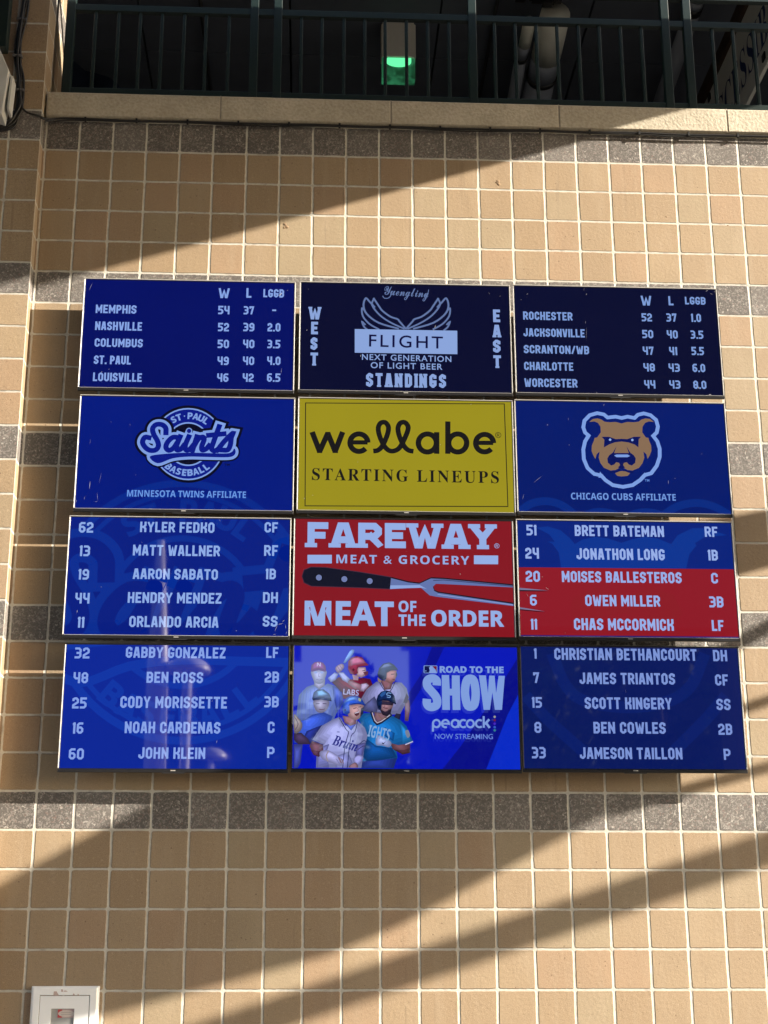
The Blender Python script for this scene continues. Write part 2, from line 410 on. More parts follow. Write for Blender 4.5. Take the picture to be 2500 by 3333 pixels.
pipe('grey round pipe under the ceiling left of the cream sign board', [(2.40, 1.55, 2.42), (2.41, 1.9, 2.42), (2.415, 2.0, 2.42), (2.47, 4.2, 2.38)], .065, PIPE)
for x, lb in ((-1.55, 'thin dark conduit under the ceiling left of the green lamp'), (.86, 'thin dark conduit under the ceiling right of the green lamp')):
    mb = MB(); mb.tube([(x, 1.2, 2.585), (x + .02, 6, 2.585)], .016, DARKM, 10); tag(mb.build('conduit'), lb, 'conduit')
mb = MB()
for i in range(70):
    c = Vector((random.uniform(1.0, 1.32), random.uniform(1.7, 1.98), random.uniform(2.40, 2.60))); r = random.uniform(.025, .05)
    mb.box(c.x - r, c.x + r, c.y - r, c.y + r, c.z - r, c.z + r, BLACKP)
tag(mb.build('pipe_hanger', None, .01), 'black clump of brackets clamped over the pipe ends at the ceiling', 'bracket')

# ------------------------------------------------------------------ lettering tools
def Bs(s): return ''.join(chr(0x1D400 + ord(c) - 65) if c.isupper() else c for c in s)
def Sn_(s): return ''.join((chr(0x1D5D4 + ord(c) - 65) if c.isupper() else chr(0x1D5EE + ord(c) - 97)) if c.isalpha() else c for c in s)
SCR = {'B': '\U0001D4D1'}
def Bi(s): return ''.join(chr((0x1D468 + ord(c) - 65) if c.isupper() else (0x1D482 + ord(c) - 97)) if c.isalpha() else c for c in s)
def Ss(s): return ''.join(chr((0x1D4D0 + ord(c) - 65) if c.isupper() else (0x1D4EA + ord(c) - 97)) if c.isalpha() else c for c in s)
_tc = {}
def text_tris(s, offset=0., spacing=1.):
    k = (s, offset, spacing)
    if k in _tc: return _tc[k]
    c = bpy.data.curves.new('tmp', 'FONT'); c.body = s; c.offset = offset; c.space_character = spacing; c.resolution_u = 4
    o = bpy.data.objects.new('tmp', c); COL.objects.link(o)
    bpy.context.view_layer.update()
    me = o.evaluated_get(bpy.context.evaluated_depsgraph_get()).to_mesh()
    me.calc_loop_triangles()
    vs = [v.co.xy for v in me.vertices]
    tr = [[tuple(vs[i]) for i in t.vertices] for t in me.loop_triangles]
    o.evaluated_get(bpy.context.evaluated_depsgraph_get()).to_mesh_clear()
    bpy.data.objects.remove(o); bpy.data.curves.remove(c)
    X = [p[0] for t in tr for p in t]; Y = [p[1] for t in tr for p in t]
    x0, x1, y0, y1 = min(X), max(X), min(Y), max(Y)
    tr = [[((p[0] - x0) / (x1 - x0), (p[1] - y0) / (y1 - y0)) for p in t] for t in tr]
    _tc[k] = (tr, (x1 - x0) / (y1 - y0))
    return _tc[k]

def stroke_quads(pts, wd, closed=False, cap='square'):
    """polyline -> list of mitred quads"""
    P = [Vector(p).to_2d() for p in pts]
    if closed: Q = P
    else: Q = P[:]
    n = len(Q); h = wd / 2; out = []; L_ = []; R_ = []
    def nrm(a, b):
        d = b - a
        if d.length < 1e-9: d = Vector((1, 0))
        d.normalize(); return Vector((-d.y, d.x)), d
    for i in range(n):
        if closed: a, b_, c = Q[i - 1], Q[i], Q[(i + 1) % n]
        else: a, b_, c = Q[max(i - 1, 0)], Q[i], Q[min(i + 1, n - 1)]
        if not closed and i in (0, n - 1):
            nn, d = nrm(Q[0], Q[1]) if i == 0 else nrm(Q[-2], Q[-1])
            e = 0 if cap == 'butt' else h
            q = b_ - d * e if i == 0 else b_ + d * e
            L_.append(q + nn * h); R_.append(q - nn * h)
        else:
            n1, _ = nrm(a, b_); n2, _ = nrm(b_, c); mm = n1 + n2
            if mm.length < .25: mm = n1.copy()
            mm.normalize(); k = h / max(mm.dot(n1), .5)
            L_.append(b_ + mm * k); R_.append(b_ - mm * k)
    m = n if closed else n - 1
    for i in range(m):
        j = (i + 1) % n
        out.append([tuple(L_[i]), tuple(R_[i]), tuple(R_[j]), tuple(L_[j])])
    return out

def smooth(pts, closed=False, k=5):
    n = len(pts); out = []
    g = lambda i: Vector(pts[i % n]) if closed else Vector(pts[max(0, min(n - 1, i))])
    for i in range(n if closed else n - 1):
        a, b_, c, d = g(i - 1), g(i), g(i + 1), g(i + 2)
        for q in range(k):
            t = q / k
            out.append(tuple(.5 * ((2 * b_) + (-a + c) * t + (2 * a - 5 * b_ + 4 * c - d) * t * t + (-a + 3 * b_ - 3 * c + d) * t ** 3)))
    if not closed: out.append(tuple(g(n - 1)))
    return out
def arc(cx, cy, r, a0, a1, n=24, ry=None):
    ry = ry or r
    return [(cx + r * math.cos(math.radians(a0 + (a1 - a0) * i / n)), cy + ry * math.sin(math.radians(a0 + (a1 - a0) * i / n))) for i in range(n + 1)]

# block scoreboard alphabet: centre lines in a unit box, third value 1 = clipped corner
C_ = 1
GLY = {
 'A': (1, [[(0, 0), (.34, 1), (.66, 1), (1, 0)], [(.16, .24), (.84, .24)]]),
 'B': (.96, [[(0, 0), (0, 1), (1, 1, 1), (1, .62), (.88, .5), (1, .38), (1, 0, 1), (0, 0)], [(0, .5), (.8, .5)]]),
 'C': (.94, [[(1, .76), (1, 1, 1), (0, 1, 1), (0, 0, 1), (1, 0, 1), (1, .24)]]),
 'D': (.98, [[(0, 0), (0, 1), (1, 1, 1), (1, 0, 1), (0, 0)]]),
 'E': (.82, [[(1, 1), (0, 1), (0, 0), (1, 0)], [(0, .5), (.8, .5)]]),
 'F': (.80, [[(1, 1), (0, 1), (0, 0)], [(0, .47), (.8, .47)]]),
 'G': (.97, [[(1, .82), (1, 1, 1), (0, 1, 1), (0, 0, 1), (1, 0, 1), (1, .42), (.62, .42)]]),
 'H': (1, [[(0, 0), (0, 1)], [(1, 0), (1, 1)], [(0, .5), (1, .5)]]),
 'I': (0, [[(0, 0), (0, 1)]]),
 'J': (.86, [[(1, 1), (1, 0, 1), (0, 0, 1), (0, .22)]]),
 'K': (.98, [[(0, 0), (0, 1)], [(1, 1), (1, .70), (.62, .5), (1, .30), (1, 0)], [(0, .5), (.62, .5)]]),
 'L': (.76, [[(0, 1), (0, 0), (1, 0)]]),
 'M': (1.32, [[(0, 0), (0, 1)], [(1, 0), (1, 1)], [(.02, .95), (.5, .32), (.98, .95)]]),
 'N': (1.04, [[(0, 0), (0, 1)], [(1, 0), (1, 1)], [(.02, .94), (.98, .06)]]),
 'O': (.98, [[(0, .5), (0, 1, 1), (1, 1, 1), (1, 0, 1), (0, 0, 1), (0, .5)]]),
 'P': (.92, [[(0, 0), (0, 1), (1, 1, 1), (1, .42, 1), (0, .42)]]),
 'R': (.98, [[(0, 0), (0, 1), (1, 1, 1), (1, .44, 1), (0, .44)], [(.55, .44), (1, 0)]]),
 'S': (.94, [[(1, .83), (1, 1, 1), (0, 1, 1), (0, .5, 1), (1, .5, 1), (1, 0, 1), (0, 0, 1), (0, .17)]]),
 'T': (.94, [[(0, 1), (1, 1)], [(.5, 0), (.5, .9)]]),
 'U': (.98, [[(0, 1), (0, 0, 1), (1, 0, 1), (1, 1)]]),
 'V': (1, [[(0, 1), (.36, 0), (.64, 0), (1, 1)]]),
 'W': (1.5, [[(0, 1), (.2, .0), (.3, .0), (.5, .78), (.7, .0), (.8, .0), (1, 1)]]),
 'Y': (1, [[(0, 1), (.5, .42), (1, 1)], [(.5, .42), (.5, 0)]]),
 'Z': (.86, [[(0, 1), (1, 1), (1, .88), (0, .12), (0, 0), (1, 0)]]),
 '0': (.98, [[(0, .5), (0, 1, 1), (1, 1, 1), (1, 0, 1), (0, 0, 1), (0, .5)]]),
 '1': (.12, [[(1, 0), (1, 1)], [(0, .93), (1, .96)]]),
 '2': (.94, [[(0, .82), (0, 1, 1), (1, 1, 1), (1, .58), (0, .24), (0, 0), (1, 0)]]),
 '3': (.94, [[(.04, 1), (1, 1, 1), (1, .62), (.88, .5), (1, .38), (1, 0, 1), (0, 0)], [(.38, .5), (.85, .5)]]),
 '4': (.98, [[(0, 1), (0, .42, 1), (1, .42)], [(1, 1), (1, 0)]]),
 '5': (.94, [[(1, 1), (0, 1), (0, .56), (1, .56, 1), (1, 0, 1), (0, 0)]]),
 '6': (.96, [[(.92, 1), (0, 1, 1), (0, 0, 1), (1, 0, 1), (1, .56, 1), (0, .56)]]),
 '7': (.88, [[(0, .88), (0, 1), (1, 1), (.42, 0)]]),
 '8': (.96, [[(0, .3), (0, .38), (.1, .5), (0, .62), (0, 1, 1), (1, 1, 1), (1, .62), (.9, .5), (1, .38), (1, 0, 1), (0, 0, 1), (0, .3)], [(.15, .5), (.85, .5)]]),
 '9': (.96, [[(.08, 0), (1, 0, 1), (1, 1, 1), (0, 1, 1), (0, .44, 1), (1, .44)]]),
 '.': (0, [[(0, 0), (0, .001)]]), '-': (.5, [[(0, .5), (1, .5)]]), '/': (.7, [[(0, 0), (1, 1)]]),
}
SERIF = {'A': [(0, 0), (1, 0)], 'E': [], 'F': [(0, 0)], 'R': [(0, 0)], 'W': [(0, 1), (1, 1)], 'Y': [(0, 1), (1, 1), (.5, 0)], 'T': [(.5, 0)], 'N': [(0, 0), (1, 1)], 'D': [], 'I': [(0, 0), (0, 1)], 'S': [], 'G': []}
def block_text(s, W, H, tk=.19, wide=.42, chamf=.125, serif=0., gap=.115, space=.34):
    """quads for a word in a W x H box; stroke tk*H"""
    t = tk * H; adv = 0; items = []
    gw = {}
    for ch in s:
        if ch == ' ': adv += space; continue
        bw = GLY[ch][0] * wide; items.append((ch, adv, bw)); adv += bw + tk + gap
        if serif: adv += serif * .5
    tot = adv - gap; k = W / (tot * H)         # horizontal squeeze applied to centre-line layout
    out = []
    for ch, a, bw in items:
        x0 = (a * H) * k + t / 2 * min(1, k); w_ = max(bw * H * k + (tk * H * k - t), 0.0) if bw > 0 else 0
        if bw == 0: x0 = (a * H + tk * H / 2) * k
        hh = H - t
        for st in GLY[ch][1]:
            base = [(x0 + p[0] * w_, t / 2 + p[1] * hh) for p in st]
            pts = []
            for i, p in enumerate(base):
                if len(st[i]) > 2 and 0 < i < len(base) - 1:
                    a_, c_ = Vector(base[i - 1]), Vector(base[i + 1]); b_ = Vector(p); c = chamf * H
                    da, dc = a_ - b_, c_ - b_
                    pts.append(tuple(b_ + da.normalized() * min(c, da.length * .48))); pts.append(tuple(b_ + dc.normalized() * min(c, dc.length * .48)))
                else: pts.append(p)
            closed = len(pts) > 2 and (Vector(pts[0]) - Vector(pts[-1])).length < 1e-6
            if closed: pts = pts[:-1]
            if ch == '.': out.append(([(x0 - t / 2, 0), (x0 + t / 2, 0), (x0 + t / 2, t), (x0 - t / 2, t)])); continue
            cap = 'square'
            q = stroke_quads(pts, t, closed, cap)
            out += [[(x, min(max(y, 0), H)) for x, y in f] for f in q]
        if serif:
            sl_ = t * .5 + serif * H * .55
            for sx, sy in SERIF.get(ch, []):
                cx = x0 + sx * w_; yb = 0 if sy == 0 else H - t * .62
                out.append([(cx - sl_, yb), (cx + sl_, yb), (cx + sl_, yb + t * .62), (cx - sl_, yb + t * .62)])
    return out

# ------------------------------------------------------------------ video screens
FY = -.150                                       # front plane of the screens
HM = (0.0018959158848813602, -1.749602175009169e-05, -2.547580870843475, 5.4675382694836427e-05, -0.002159879661349774, 0.740430330320164, -1.1584038163715026e-05, 7.001072728440279e-05)
def on_wall(x, y):                               # survey sheet -> metres on the screen plane
    d = HM[6] * x + HM[7] * y + 1
    return ((HM[0] * x + HM[1] * y + HM[2]) / d, (HM[3] * x + HM[4] * y + HM[5]) / d)

def clip_poly(P, r):
    for ax, lim, sg in ((0, r[0], 1), (0, r[1], -1), (1, r[2], 1), (1, r[3], -1)):
        out = []
        for i in range(len(P)):
            a, b_ = P[i - 1], P[i]
            ia, ib = (a[ax] - lim) * sg >= 0, (b_[ax] - lim) * sg >= 0
            if ia != ib:
                t = (lim - a[ax]) / (b_[ax] - a[ax]); out.append((a[0] + (b_[0] - a[0]) * t, a[1] + (b_[1] - a[1]) * t))
            if ib: out.append(b_)
        P = out
        if len(P) < 3: return []
    return P

class Screen:
    def __init__(s, name_label, cell, rect, bgc, silver=(1, 1, 1), mott=.10):
        x0, x1, z0, z1 = rect; s.rect = rect
        s.t = thing('video_screen', name_label, 'screen', ((x0 + x1) / 2, FY, z0), 'video screens mounted in a grid of twelve')
        s.ox, s.oy, s.sc = cell
        b = .0085; ch = .021
        s.in_ = (x0 + b, x1 - b, z0 + ch, z1 - b)
        ms = SILVER
        f = FY - .002
        # bezel: side strips and top strip, thin lip back to the panel edge
        for k, (a0, a1, c0, c1) in enumerate(((x0, x0 + b, z0 + ch, z1 - b), (x1 - b, x1, z0 + ch, z1 - b), (x0, x1, z1 - b, z1))):
            mb = MB(); mt = SILVER if silver[min(k, 2)] else BLACKP
            i = .0035
            if k == 0: mb.box(a0, a1 - i, f - .003, FY + .008, c0, c1, mt); mb.box(a1 - i, a1, f - .0005, FY + .006, c0, c1, BLACKP)
            if k == 1: mb.box(a0 + i, a1, f - .003, FY + .008, c0, c1, mt); mb.box(a0, a0 + i, f - .0005, FY + .006, c0, c1, BLACKP)
            if k == 2: mb.box(a0, a1, f - .003, FY + .008, c0 + i, c1, mt); mb.box(a0 + b, a1 - b, f - .0005, FY + .006, c0, c0 + i, BLACKP)
            mb.build('bezel', s.t, .0008, 1)
        mb = MB(); mb.box(x0, x1, f - .004, FY + .008, z0, z0 + ch - .0035, BLACKP); mb.box(x0 + b, x1 - b, f - .002, FY + .006, z0 + ch - .0035, z0 + ch, SILVER if silver[2] else BLACKP)
        mb.build('chin', s.t, .0015, 1)
        cx = (x0 + x1) / 2
        mb = MB(); mb.box(cx - .013, cx + .013, f - .0052, f - .004, z0 + .008, z0 + .0125, SILVER); mb.build('badge', s.t)
        mb = MB(); mb.box(cx - .06, cx + .06, FY - .004, FY + .008, z0 - .0035, z0, DARKM); mb.build('sensor_strip', s.t)
        mb = MB(); mb.box(x0 + .002, x1 - .002, FY + .001, FY + .006, z0 + .003, z1 - .003, BLACKP)
        mb.box(x0 + .16, x1 - .16, FY + .0065, FY + .05, z0 + .15, z1 - .15, BLACKP); mb.build('rear_housing', s.t)
        mb = MB(); mb.box(cx - .25, cx - .21, FY + .051, .002, z0 + .2, z1 - .2, DARKM); mb.box(cx + .21, cx + .25, FY + .051, .002, z0 + .2, z1 - .2, DARKM); mb.build('wall_bracket', s.t)
        s.panel = MB(); i = s.in_
        s.panel.face([(i[0], FY, i[2]), (i[1], FY, i[2]), (i[1], FY, i[3]), (i[0], FY, i[3])], glow(bgc, mott))
        s.po = s.panel.build('display_panel', s.t)
        s.lay = 0; s.bg = bgc; s.cur = None
    def W(s, x, y, cell=None):
        ox, oy, k = cell or (s.ox, s.oy, s.sc); return on_wall(ox + x * k, oy + y * k)
    def begin(s, name): s.cur = MB(); s.cname = name
    def end(s, label=None):
        if s.cur.f:
            o = s.cur.build(s.cname, s.po)
            if label: o['label'] = label
        s.cur = None
    def put(s, polys, col):
        """convex polygons in metres, one layer nearer than what is there"""
        s.lay += 1; m = glow(col)
        for i, P in enumerate(polys):
            P = clip_poly([tuple(p) for p in P], s.in_)
            if len(P) < 3: continue
            ar = sum(P[k - 1][0] * P[k][1] - P[k][0] * P[k - 1][1] for k in range(len(P)))
            if abs(ar) < 1e-9: continue
            if ar < 0: P = P[::-1]
            y = FY - .00012 * s.lay - .000004 * (i % 20)
            s.cur.face([(p[0], y, p[1]) for p in P], m)
    def one(s, name, fn, *a, **k): s.begin(name); fn(*a, **k); s.end()
    # drawing verbs, coordinates on the survey cell
    def poly(s, pts, col, cell=None):
        P = [s.W(x, y, cell) for x, y in pts]
        tr = tessellate_polygon([[Vector((x, y, 0)) for x, y in P]])
        s.put([[P[i] for i in t] for t in tr], col)
    def stroke(s, pts, wd, col, closed=False, cap='square', cell=None, rnd=False):
        k = (cell or (s.ox, s.oy, s.sc))[2]
        P = [s.W(x, y, cell) for x, y in pts]; mpp = k * .001845
        q = stroke_quads(P, wd * mpp, closed, cap)
        if rnd and not closed:
            for c in (P[0], P[-1]): q.append([(c[0] + wd * mpp / 2 * math.cos(a * .5236), c[1] + wd * mpp / 2 * math.sin(a * .5236)) for a in range(12)])
        s.put(q, col)
    def ell(s, cx, cy, rx, ry, col, cell=None, n=28): s.poly(arc(cx, cy, rx, 0, 360, n, ry)[:-1], col, cell)
    def _box(s, xl, xr, yt, yb, cell=None):
        ym = (yt + yb) / 2; xm = (xl + xr) / 2
        a = s.W(xl, ym, cell); b_ = s.W(xr, ym, cell); t = s.W(xm, yt, cell); u = s.W(xm, yb, cell)
        return a[0], b_[0], u[1], t[1], (b_[1] - a[1]) / (b_[0] - a[0]) if b_[0] != a[0] else 0
    def block(s, txt, xl, xr, yt, yb, col, **k):
        x0, x1, z0, z1, sl_ = s._box(xl, xr, yt, yb)
        s.put([[(x0 + p[0], z0 + p[1]) for p in f] for f in block_text(txt, x1 - x0, z1 - z0, **k)], col)
    def font(s, txt, xl, xr, yt, yb, col, off=0., rot=0., cell=None, spacing=1., slant=0.):
        x0, x1, z0, z1, _ = s._box(xl, xr, yt, yb, cell); tr, asp = text_tris(txt, off, spacing)
        w_, h_ = x1 - x0, z1 - z0; cx, cz = (x0 + x1) / 2, (z0 + z1) / 2; c, n_ = math.cos(rot), math.sin(rot); out = []
        for t in tr:
            f = []
            for p in t:
                a = (p[0] - .5) * w_ + slant * (p[1] - .5) * h_; b_ = (p[1] - .5) * h_
                f.append((cx + a * c - b_ * n_, cz + a * n_ + b_ * c))
            out.append(f)
        s.put(out, col)
    def arc_text(s, txt, cx, cy, r, a0, a1, h, col, up=True, adv=None, cell=None, off=.02, wdt=None):
        c = s.W(cx, cy, cell); k = (cell or (s.ox, s.oy, s.sc))[2] * .001845
        n = len(txt); polys = []
        for i, ch in enumerate(txt):
            if ch == ' ': continue
            a = math.radians(a0 + (a1 - a0) * i / (n - 1)); tr, asp = text_tris(Sn_(ch) if ch != '.' else '.', off)
            hh = h * k; ww = min(hh * asp, (wdt or 99) * k)
            if ch == '.': hh *= .2; ww = hh
            th = a - math.pi / 2 if up else a + math.pi / 2
            px, pz = c[0] + r * k * math.cos(a), c[1] + r * k * math.sin(a)
            for t in tr:
                f = []
                for p in t:
                    u, v = (p[0] - .5) * ww, (p[1] - .5) * hh
                    f.append((px + u * math.cos(th) - v * math.sin(th), pz + u * math.sin(th) + v * math.cos(th)))
                polys.append(f)
        s.put(polys, col)
    def scratches(s, lst):
        mb = MB(); mt = plain('scratch_white', (.24, .24, .26), .7)
        s.lay += 1
        for x, y, l, wd, ang in lst:
            c = s.W(x, y); k = s.sc * .001845 * .62; wd = wd * .62; d = Vector((math.cos(ang), math.sin(ang))) * l * k / 2; n_ = Vector((-d.y, d.x)).normalized() * wd * k / 2; c = Vector(c)
            P = clip_poly([tuple(c - d), tuple(c - n_ + d * .2), tuple(c + d), tuple(c + n_ - d * .1)], s.in_)
            if len(P) >= 3: mb.face([(p[0], FY - .0001 * s.lay - .0002, p[1]) for p in P], mt)
        if mb.f: mb.build('scratch_mark', s.po)

TXT = (142, 172, 232)
R4 = {'1': (-1.130, -1.832), '2': (-1.854, -2.549), '3': (-2.575, -3.267), '4': (-3.293, -3.985)}
def rct(x0, x1, row, dz=0.):
    a, b_ = R4[row]; return (x0, x1, b_ + dz, a + dz)

def names_rows(sc, rows, kinds=('jersey_number', 'player_name', 'field_position'), col=TXT):
    for row in rows:
        for kind, it in zip(kinds, row):
            if it is None: continue
            txt, xl, xr, yt, yb = it
            sc.begin(kind); sc.block(txt, xl, xr, yt, yb, col); sc.end()
def standing(sc, heads, rows, col):
    for h in heads: sc.begin('column_heading'); sc.block(*h, col); sc.end()
    for row in rows:
        for kind, it in zip(('team_name', 'win_count', 'loss_count', 'games_behind'), row): sc.begin(kind); sc.block(*it, col); sc.end()

# --- top row
s11 = Screen('dark blue screen listing five city names, MEMPHIS first, at top left', (0, 880, .5907), rct(-1.926, -.702, '1', 0.0), (1, 14, 98))
standing(s11, [('W', 1205, 1265, 97, 152), ('L', 1358, 1386, 97, 150), ('LGGB', 1452, 1566, 103, 148)],
 [[('MEMPHIS', 528, 752, 190, 236), ('54', 1203, 1265, 195, 241), ('37', 1343, 1400, 197, 242), ('-', 1500, 1522, 197, 242)],
  [('NASHVILLE', 525, 783, 283, 330), ('52', 1202, 1262, 289, 335), ('39', 1341, 1402, 289, 335), ('2.0', 1475, 1546, 290, 336)],
  [('COLUMBUS', 522, 787, 376, 422), ('50', 1200, 1262, 382, 428), ('40', 1340, 1402, 382, 428), ('3.5', 1474, 1545, 383, 429)],
  [('ST. PAUL', 518, 722, 470, 517), ('49', 1199, 1261, 475, 521), ('40', 1339, 1401, 475, 521), ('4.0', 1473, 1546, 475, 521)],
  [('LOUISVILLE', 513, 782, 565, 612), ('46', 1197, 1259, 568, 614), ('42', 1338, 1398, 568, 614), ('6.5', 1472, 1545, 568, 614)]], (134, 164, 230))
s11.scratches([(1546, 132, 42, 14, .9), (1585, 110, 8, 5, 1.2), (1550, 555, 60, 3, 1.5), (500, 90, 90, 3, 1.25), (560, 560, 14, 7, .4), (600, 545, 10, 5, 1.)])

s12 = Screen('near-black navy screen with outline wings over a pale FLIGHT box', (950, 880, .4521), rct(-.677, .556, '1', .006), (5, 9, 45))
PALE = (138, 164, 218); WING = (98, 118, 164)
s12.begin('wing_emblem')
for sg in (1, -1):
    mx = lambda L: [(822 + sg * (x - 822), y) for x, y in L]
    for L, wd in (([(826, 416), (868, 368), (884, 350), (935, 332), (992, 290), (1018, 255), (1053, 203)], 13), ([(1053, 203), (1066, 250), (1010, 322), (930, 376), (838, 418)], 12),
              ([(1050, 262), (1084, 225), (1112, 200), (1128, 252), (1105, 312), (1020, 376), (880, 418)], 13), ([(1118, 292), (1139, 272), (1132, 330), (1085, 385), (1020, 422)], 12), ([(1118, 388), (1138, 370), (1124, 405), (1098, 428)], 12)):
        s12.stroke(smooth(mx(L), k=4), wd, WING)
s12.end()
s12.begin('script_lettering'); s12.font(Ss('Yuengling'), 665, 985, 122, 214, WING, .005, rot=-.05); s12.stroke(smooth([(655, 185), (668, 200), (700, 196), (716, 170)]), 6, WING); s12.stroke(smooth([(985, 140), (978, 165), (955, 190)]), 5, WING); s12.end()
s12.begin('logo_box'); s12.poly([(453, 422), (1191, 434), (1192, 603), (453, 592)], PALE); s12.font('FLIGHT', 556, 1088, 468, 557, (9, 10, 60), .008, spacing=1.25, rot=-.012); s12.end()
s12.begin('slogan'); s12.font('NEXT GENERATION', 505, 1148, 609, 652, PALE, .012, spacing=1.15, rot=-.008); s12.font('OF LIGHT BEER', 568, 1084, 666, 710, PALE, .012, spacing=1.15, rot=-.008); s12.end()
s12.begin('heading'); s12.block('STANDINGS', 537, 1115, 743, 842, PALE, serif=.07, tk=.205, wide=.44, gap=.19, chamf=.12); s12.end()
s12.begin('side_heading')
for ch, a in zip('WEST', ((122, 213, 263, 353), (140, 192, 370, 460), (137, 188, 482, 572), (135, 192, 592, 685))): s12.block(ch, *a, PALE, serif=.06, tk=.22, chamf=.12)
s12.end(); s12.begin('side_heading')
for ch, a in zip('EAST', ((1450, 1503, 282, 373), (1448, 1508, 392, 482), (1450, 1506, 500, 592), (1452, 1510, 612, 703))): s12.block(ch, *a, PALE, serif=.06, tk=.22, chamf=.12)
s12.end()
s12.scratches([(1032, 405, 40, 10, 1.4), (1022, 435, 30, 6, 1.5), (495, 615, 30, 8, 1.4), (108, 430, 20, 8, 1.), (1500, 185, 14, 5, .4), (1420, 165, 22, 4, 2.), (120, 135, 12, 5, .2)])

s13 = Screen('near-black navy screen listing five city names, ROCHESTER first', (1650, 880, .5124), rct(.573, 1.787, '1', .012), (5, 10, 47))
standing(s13, [('W', 852, 918, 160, 222), ('L', 1027, 1058, 163, 221), ('LGGB', 1132, 1262, 168, 216)],
 [[('ROCHESTER', 104, 417, 263, 315), ('52', 857, 922, 272, 323), ('37', 1014, 1078, 273, 325), ('1.0', 1172, 1234, 275, 327)],
  [('JACKSONVILLE', 106, 495, 370, 422), ('50', 861, 930, 378, 430), ('40', 1017, 1086, 380, 432), ('3.5', 1168, 1248, 382, 434)],
  [('SCRANTON/WB', 108, 522, 477, 529), ('47', 864, 932, 484, 536), ('41', 1032, 1082, 486, 538), ('5.5', 1174, 1252, 486, 538)],
  [('CHARLOTTE', 110, 422, 583, 635), ('48', 868, 940, 590, 642), ('43', 1028, 1098, 592, 644), ('6.0', 1180, 1260, 594, 646)],
  [('WORCESTER', 112, 448, 688, 742), ('44', 873, 943, 698, 750), ('43', 1032, 1102, 699, 751), ('8.0', 1185, 1267, 701, 753)]], (126, 156, 215))
s13.scratches([(505, 152, 16, 7, 1.2), (490, 120, 40, 2, 1.5), (500, 330, 30, 4, 1.4), (505, 400, 150, 2, 1.52), (1218, 745, 26, 9, 1.2), (1270, 130, 40, 5, .6), (1300, 150, 34, 4, -.5), (1320, 135, 26, 5, 1.3), (1060, 120, 20, 4, .8), (130, 150, 18, 5, 1.), (90, 185, 14, 4, .5), (1290, 790, 30, 16, .1), (570, 775, 16, 5, .1)])

# --- crest of the left column: centre lines shared by the small crest and the big faint one behind the rosters
SCRIPT = [
 [(724, 318), (722, 285), (696, 262), (656, 262), (632, 290), (640, 330), (664, 372), (672, 408), (654, 436), (616, 440), (582, 420), (562, 384), (578, 350), (606, 352)],
 [(812, 352), (772, 350), (736, 382), (724, 418), (744, 440), (776, 424), (802, 386)], [(822, 346), (800, 402), (800, 436), (826, 432), (846, 408)],
 [(882, 346), (858, 404), (862, 436), (886, 434), (908, 410)],
 [(938, 346), (908, 440)], [(920, 408), (948, 362), (978, 348), (988, 366), (972, 412), (976, 438), (1002, 430), (1022, 408)],
 [(1092, 276), (1050, 392), (1040, 428), (1060, 444), (1090, 428)],
 [(1020, 336), (1125, 326)],
 [(1080, 438), (1130, 376), (1186, 322), (1176, 352), (1170, 400), (1152, 436), (1112, 438)]]
SWOOSH = [(612, 484), (700, 466), (880, 456), (1120, 462), (1178, 452), (1196, 428), (1206, 446), (1196, 474), (1150, 488), (1000, 486), (880, 484), (770, 496), (668, 530)]
def crest(s, tf, k, blk, light, blue, cell, faint=False):
    G = lambda L: [tf(x, y) for x, y in L]
    cx, cy = 878, 395; c = tf(cx, cy)
    def disc(r, col): s.ell(c[0], c[1], r * k, r * k, col, cell, 48)
    def ring(r, wd, col): s.stroke(arc(c[0], c[1], r * k, 0, 360, 64)[:-1], wd * k, col, True, cell=cell)
    if not faint: disc(268, blk); disc(250, light); disc(240, blue); disc(152, light); disc(142, blk)
    else: ring(262, 14, light); ring(240, 9, light); ring(150, 12, light)
    s.arc_text('ST.PAUL', c[0], c[1], 196 * k, 121, 56, 46 * k, light, True, cell=cell, wdt=38 * k)
    s.arc_text('BASEBALL', c[0], c[1], 196 * k, 232, 308, 46 * k, light, False, cell=cell, wdt=38 * k)
    dot = smooth([(868, 308), (884, 290), (900, 308), (884, 322)], True, 4)
    sets = [(104, blk, 100, 62), (70, light, 66, 36), (34, blue, 0, 0)] if not faint else [(66, light, 60, 0), (32, blue, 0, 0)]
    for wd, col, sw, dt in sets:
        for L in SCRIPT: s.stroke(smooth(G(L), k=5), wd * k, col, cell=cell, rnd=True)
        if sw:
            s.stroke(smooth(G(SWOOSH), True, 4), sw * .56 * k, col, True, cell=cell)
        s.poly(smooth(G(SWOOSH), True, 4), col, cell)
        if dt: s.ell(*tf(884, 306), dt * .62 * k, dt * .62 * k, col, cell)
        elif col == blue: s.ell(*tf(884, 306), 15 * k, 15 * k, col, cell)
B21 = (1, 25, 124); F21 = (4, 40, 138)
WM = (0, 0, 1.0)
def big(x, y): return (592 + (x - 878) * 1.600, 1992 + (y - 395) * 1.600)
s21 = Screen('royal blue screen with an oval script crest and small affiliate line, at the left', (200, 1260, .4702), rct(-1.909, -.694, '2', -.003), B21)
s21.begin('faint_emblem'); crest(s21, big, 1.600, None, F21, B21, WM, True); s21.end()
s21.begin('team_crest'); crest(s21, lambda x, y: (x, y), 1, (5, 7, 34), (126, 158, 225), (6, 24, 132), (200, 1260, .4702)); s21.font('TM', 1128, 1165, 532, 547, (5, 7, 34), .01); s21.end()
s21.begin('affiliate_line'); s21.font(Sn_('MINNESOTA TWINS AFFILIATE'), 455, 1278, 719, 765, (104, 150, 228)); s21.end()
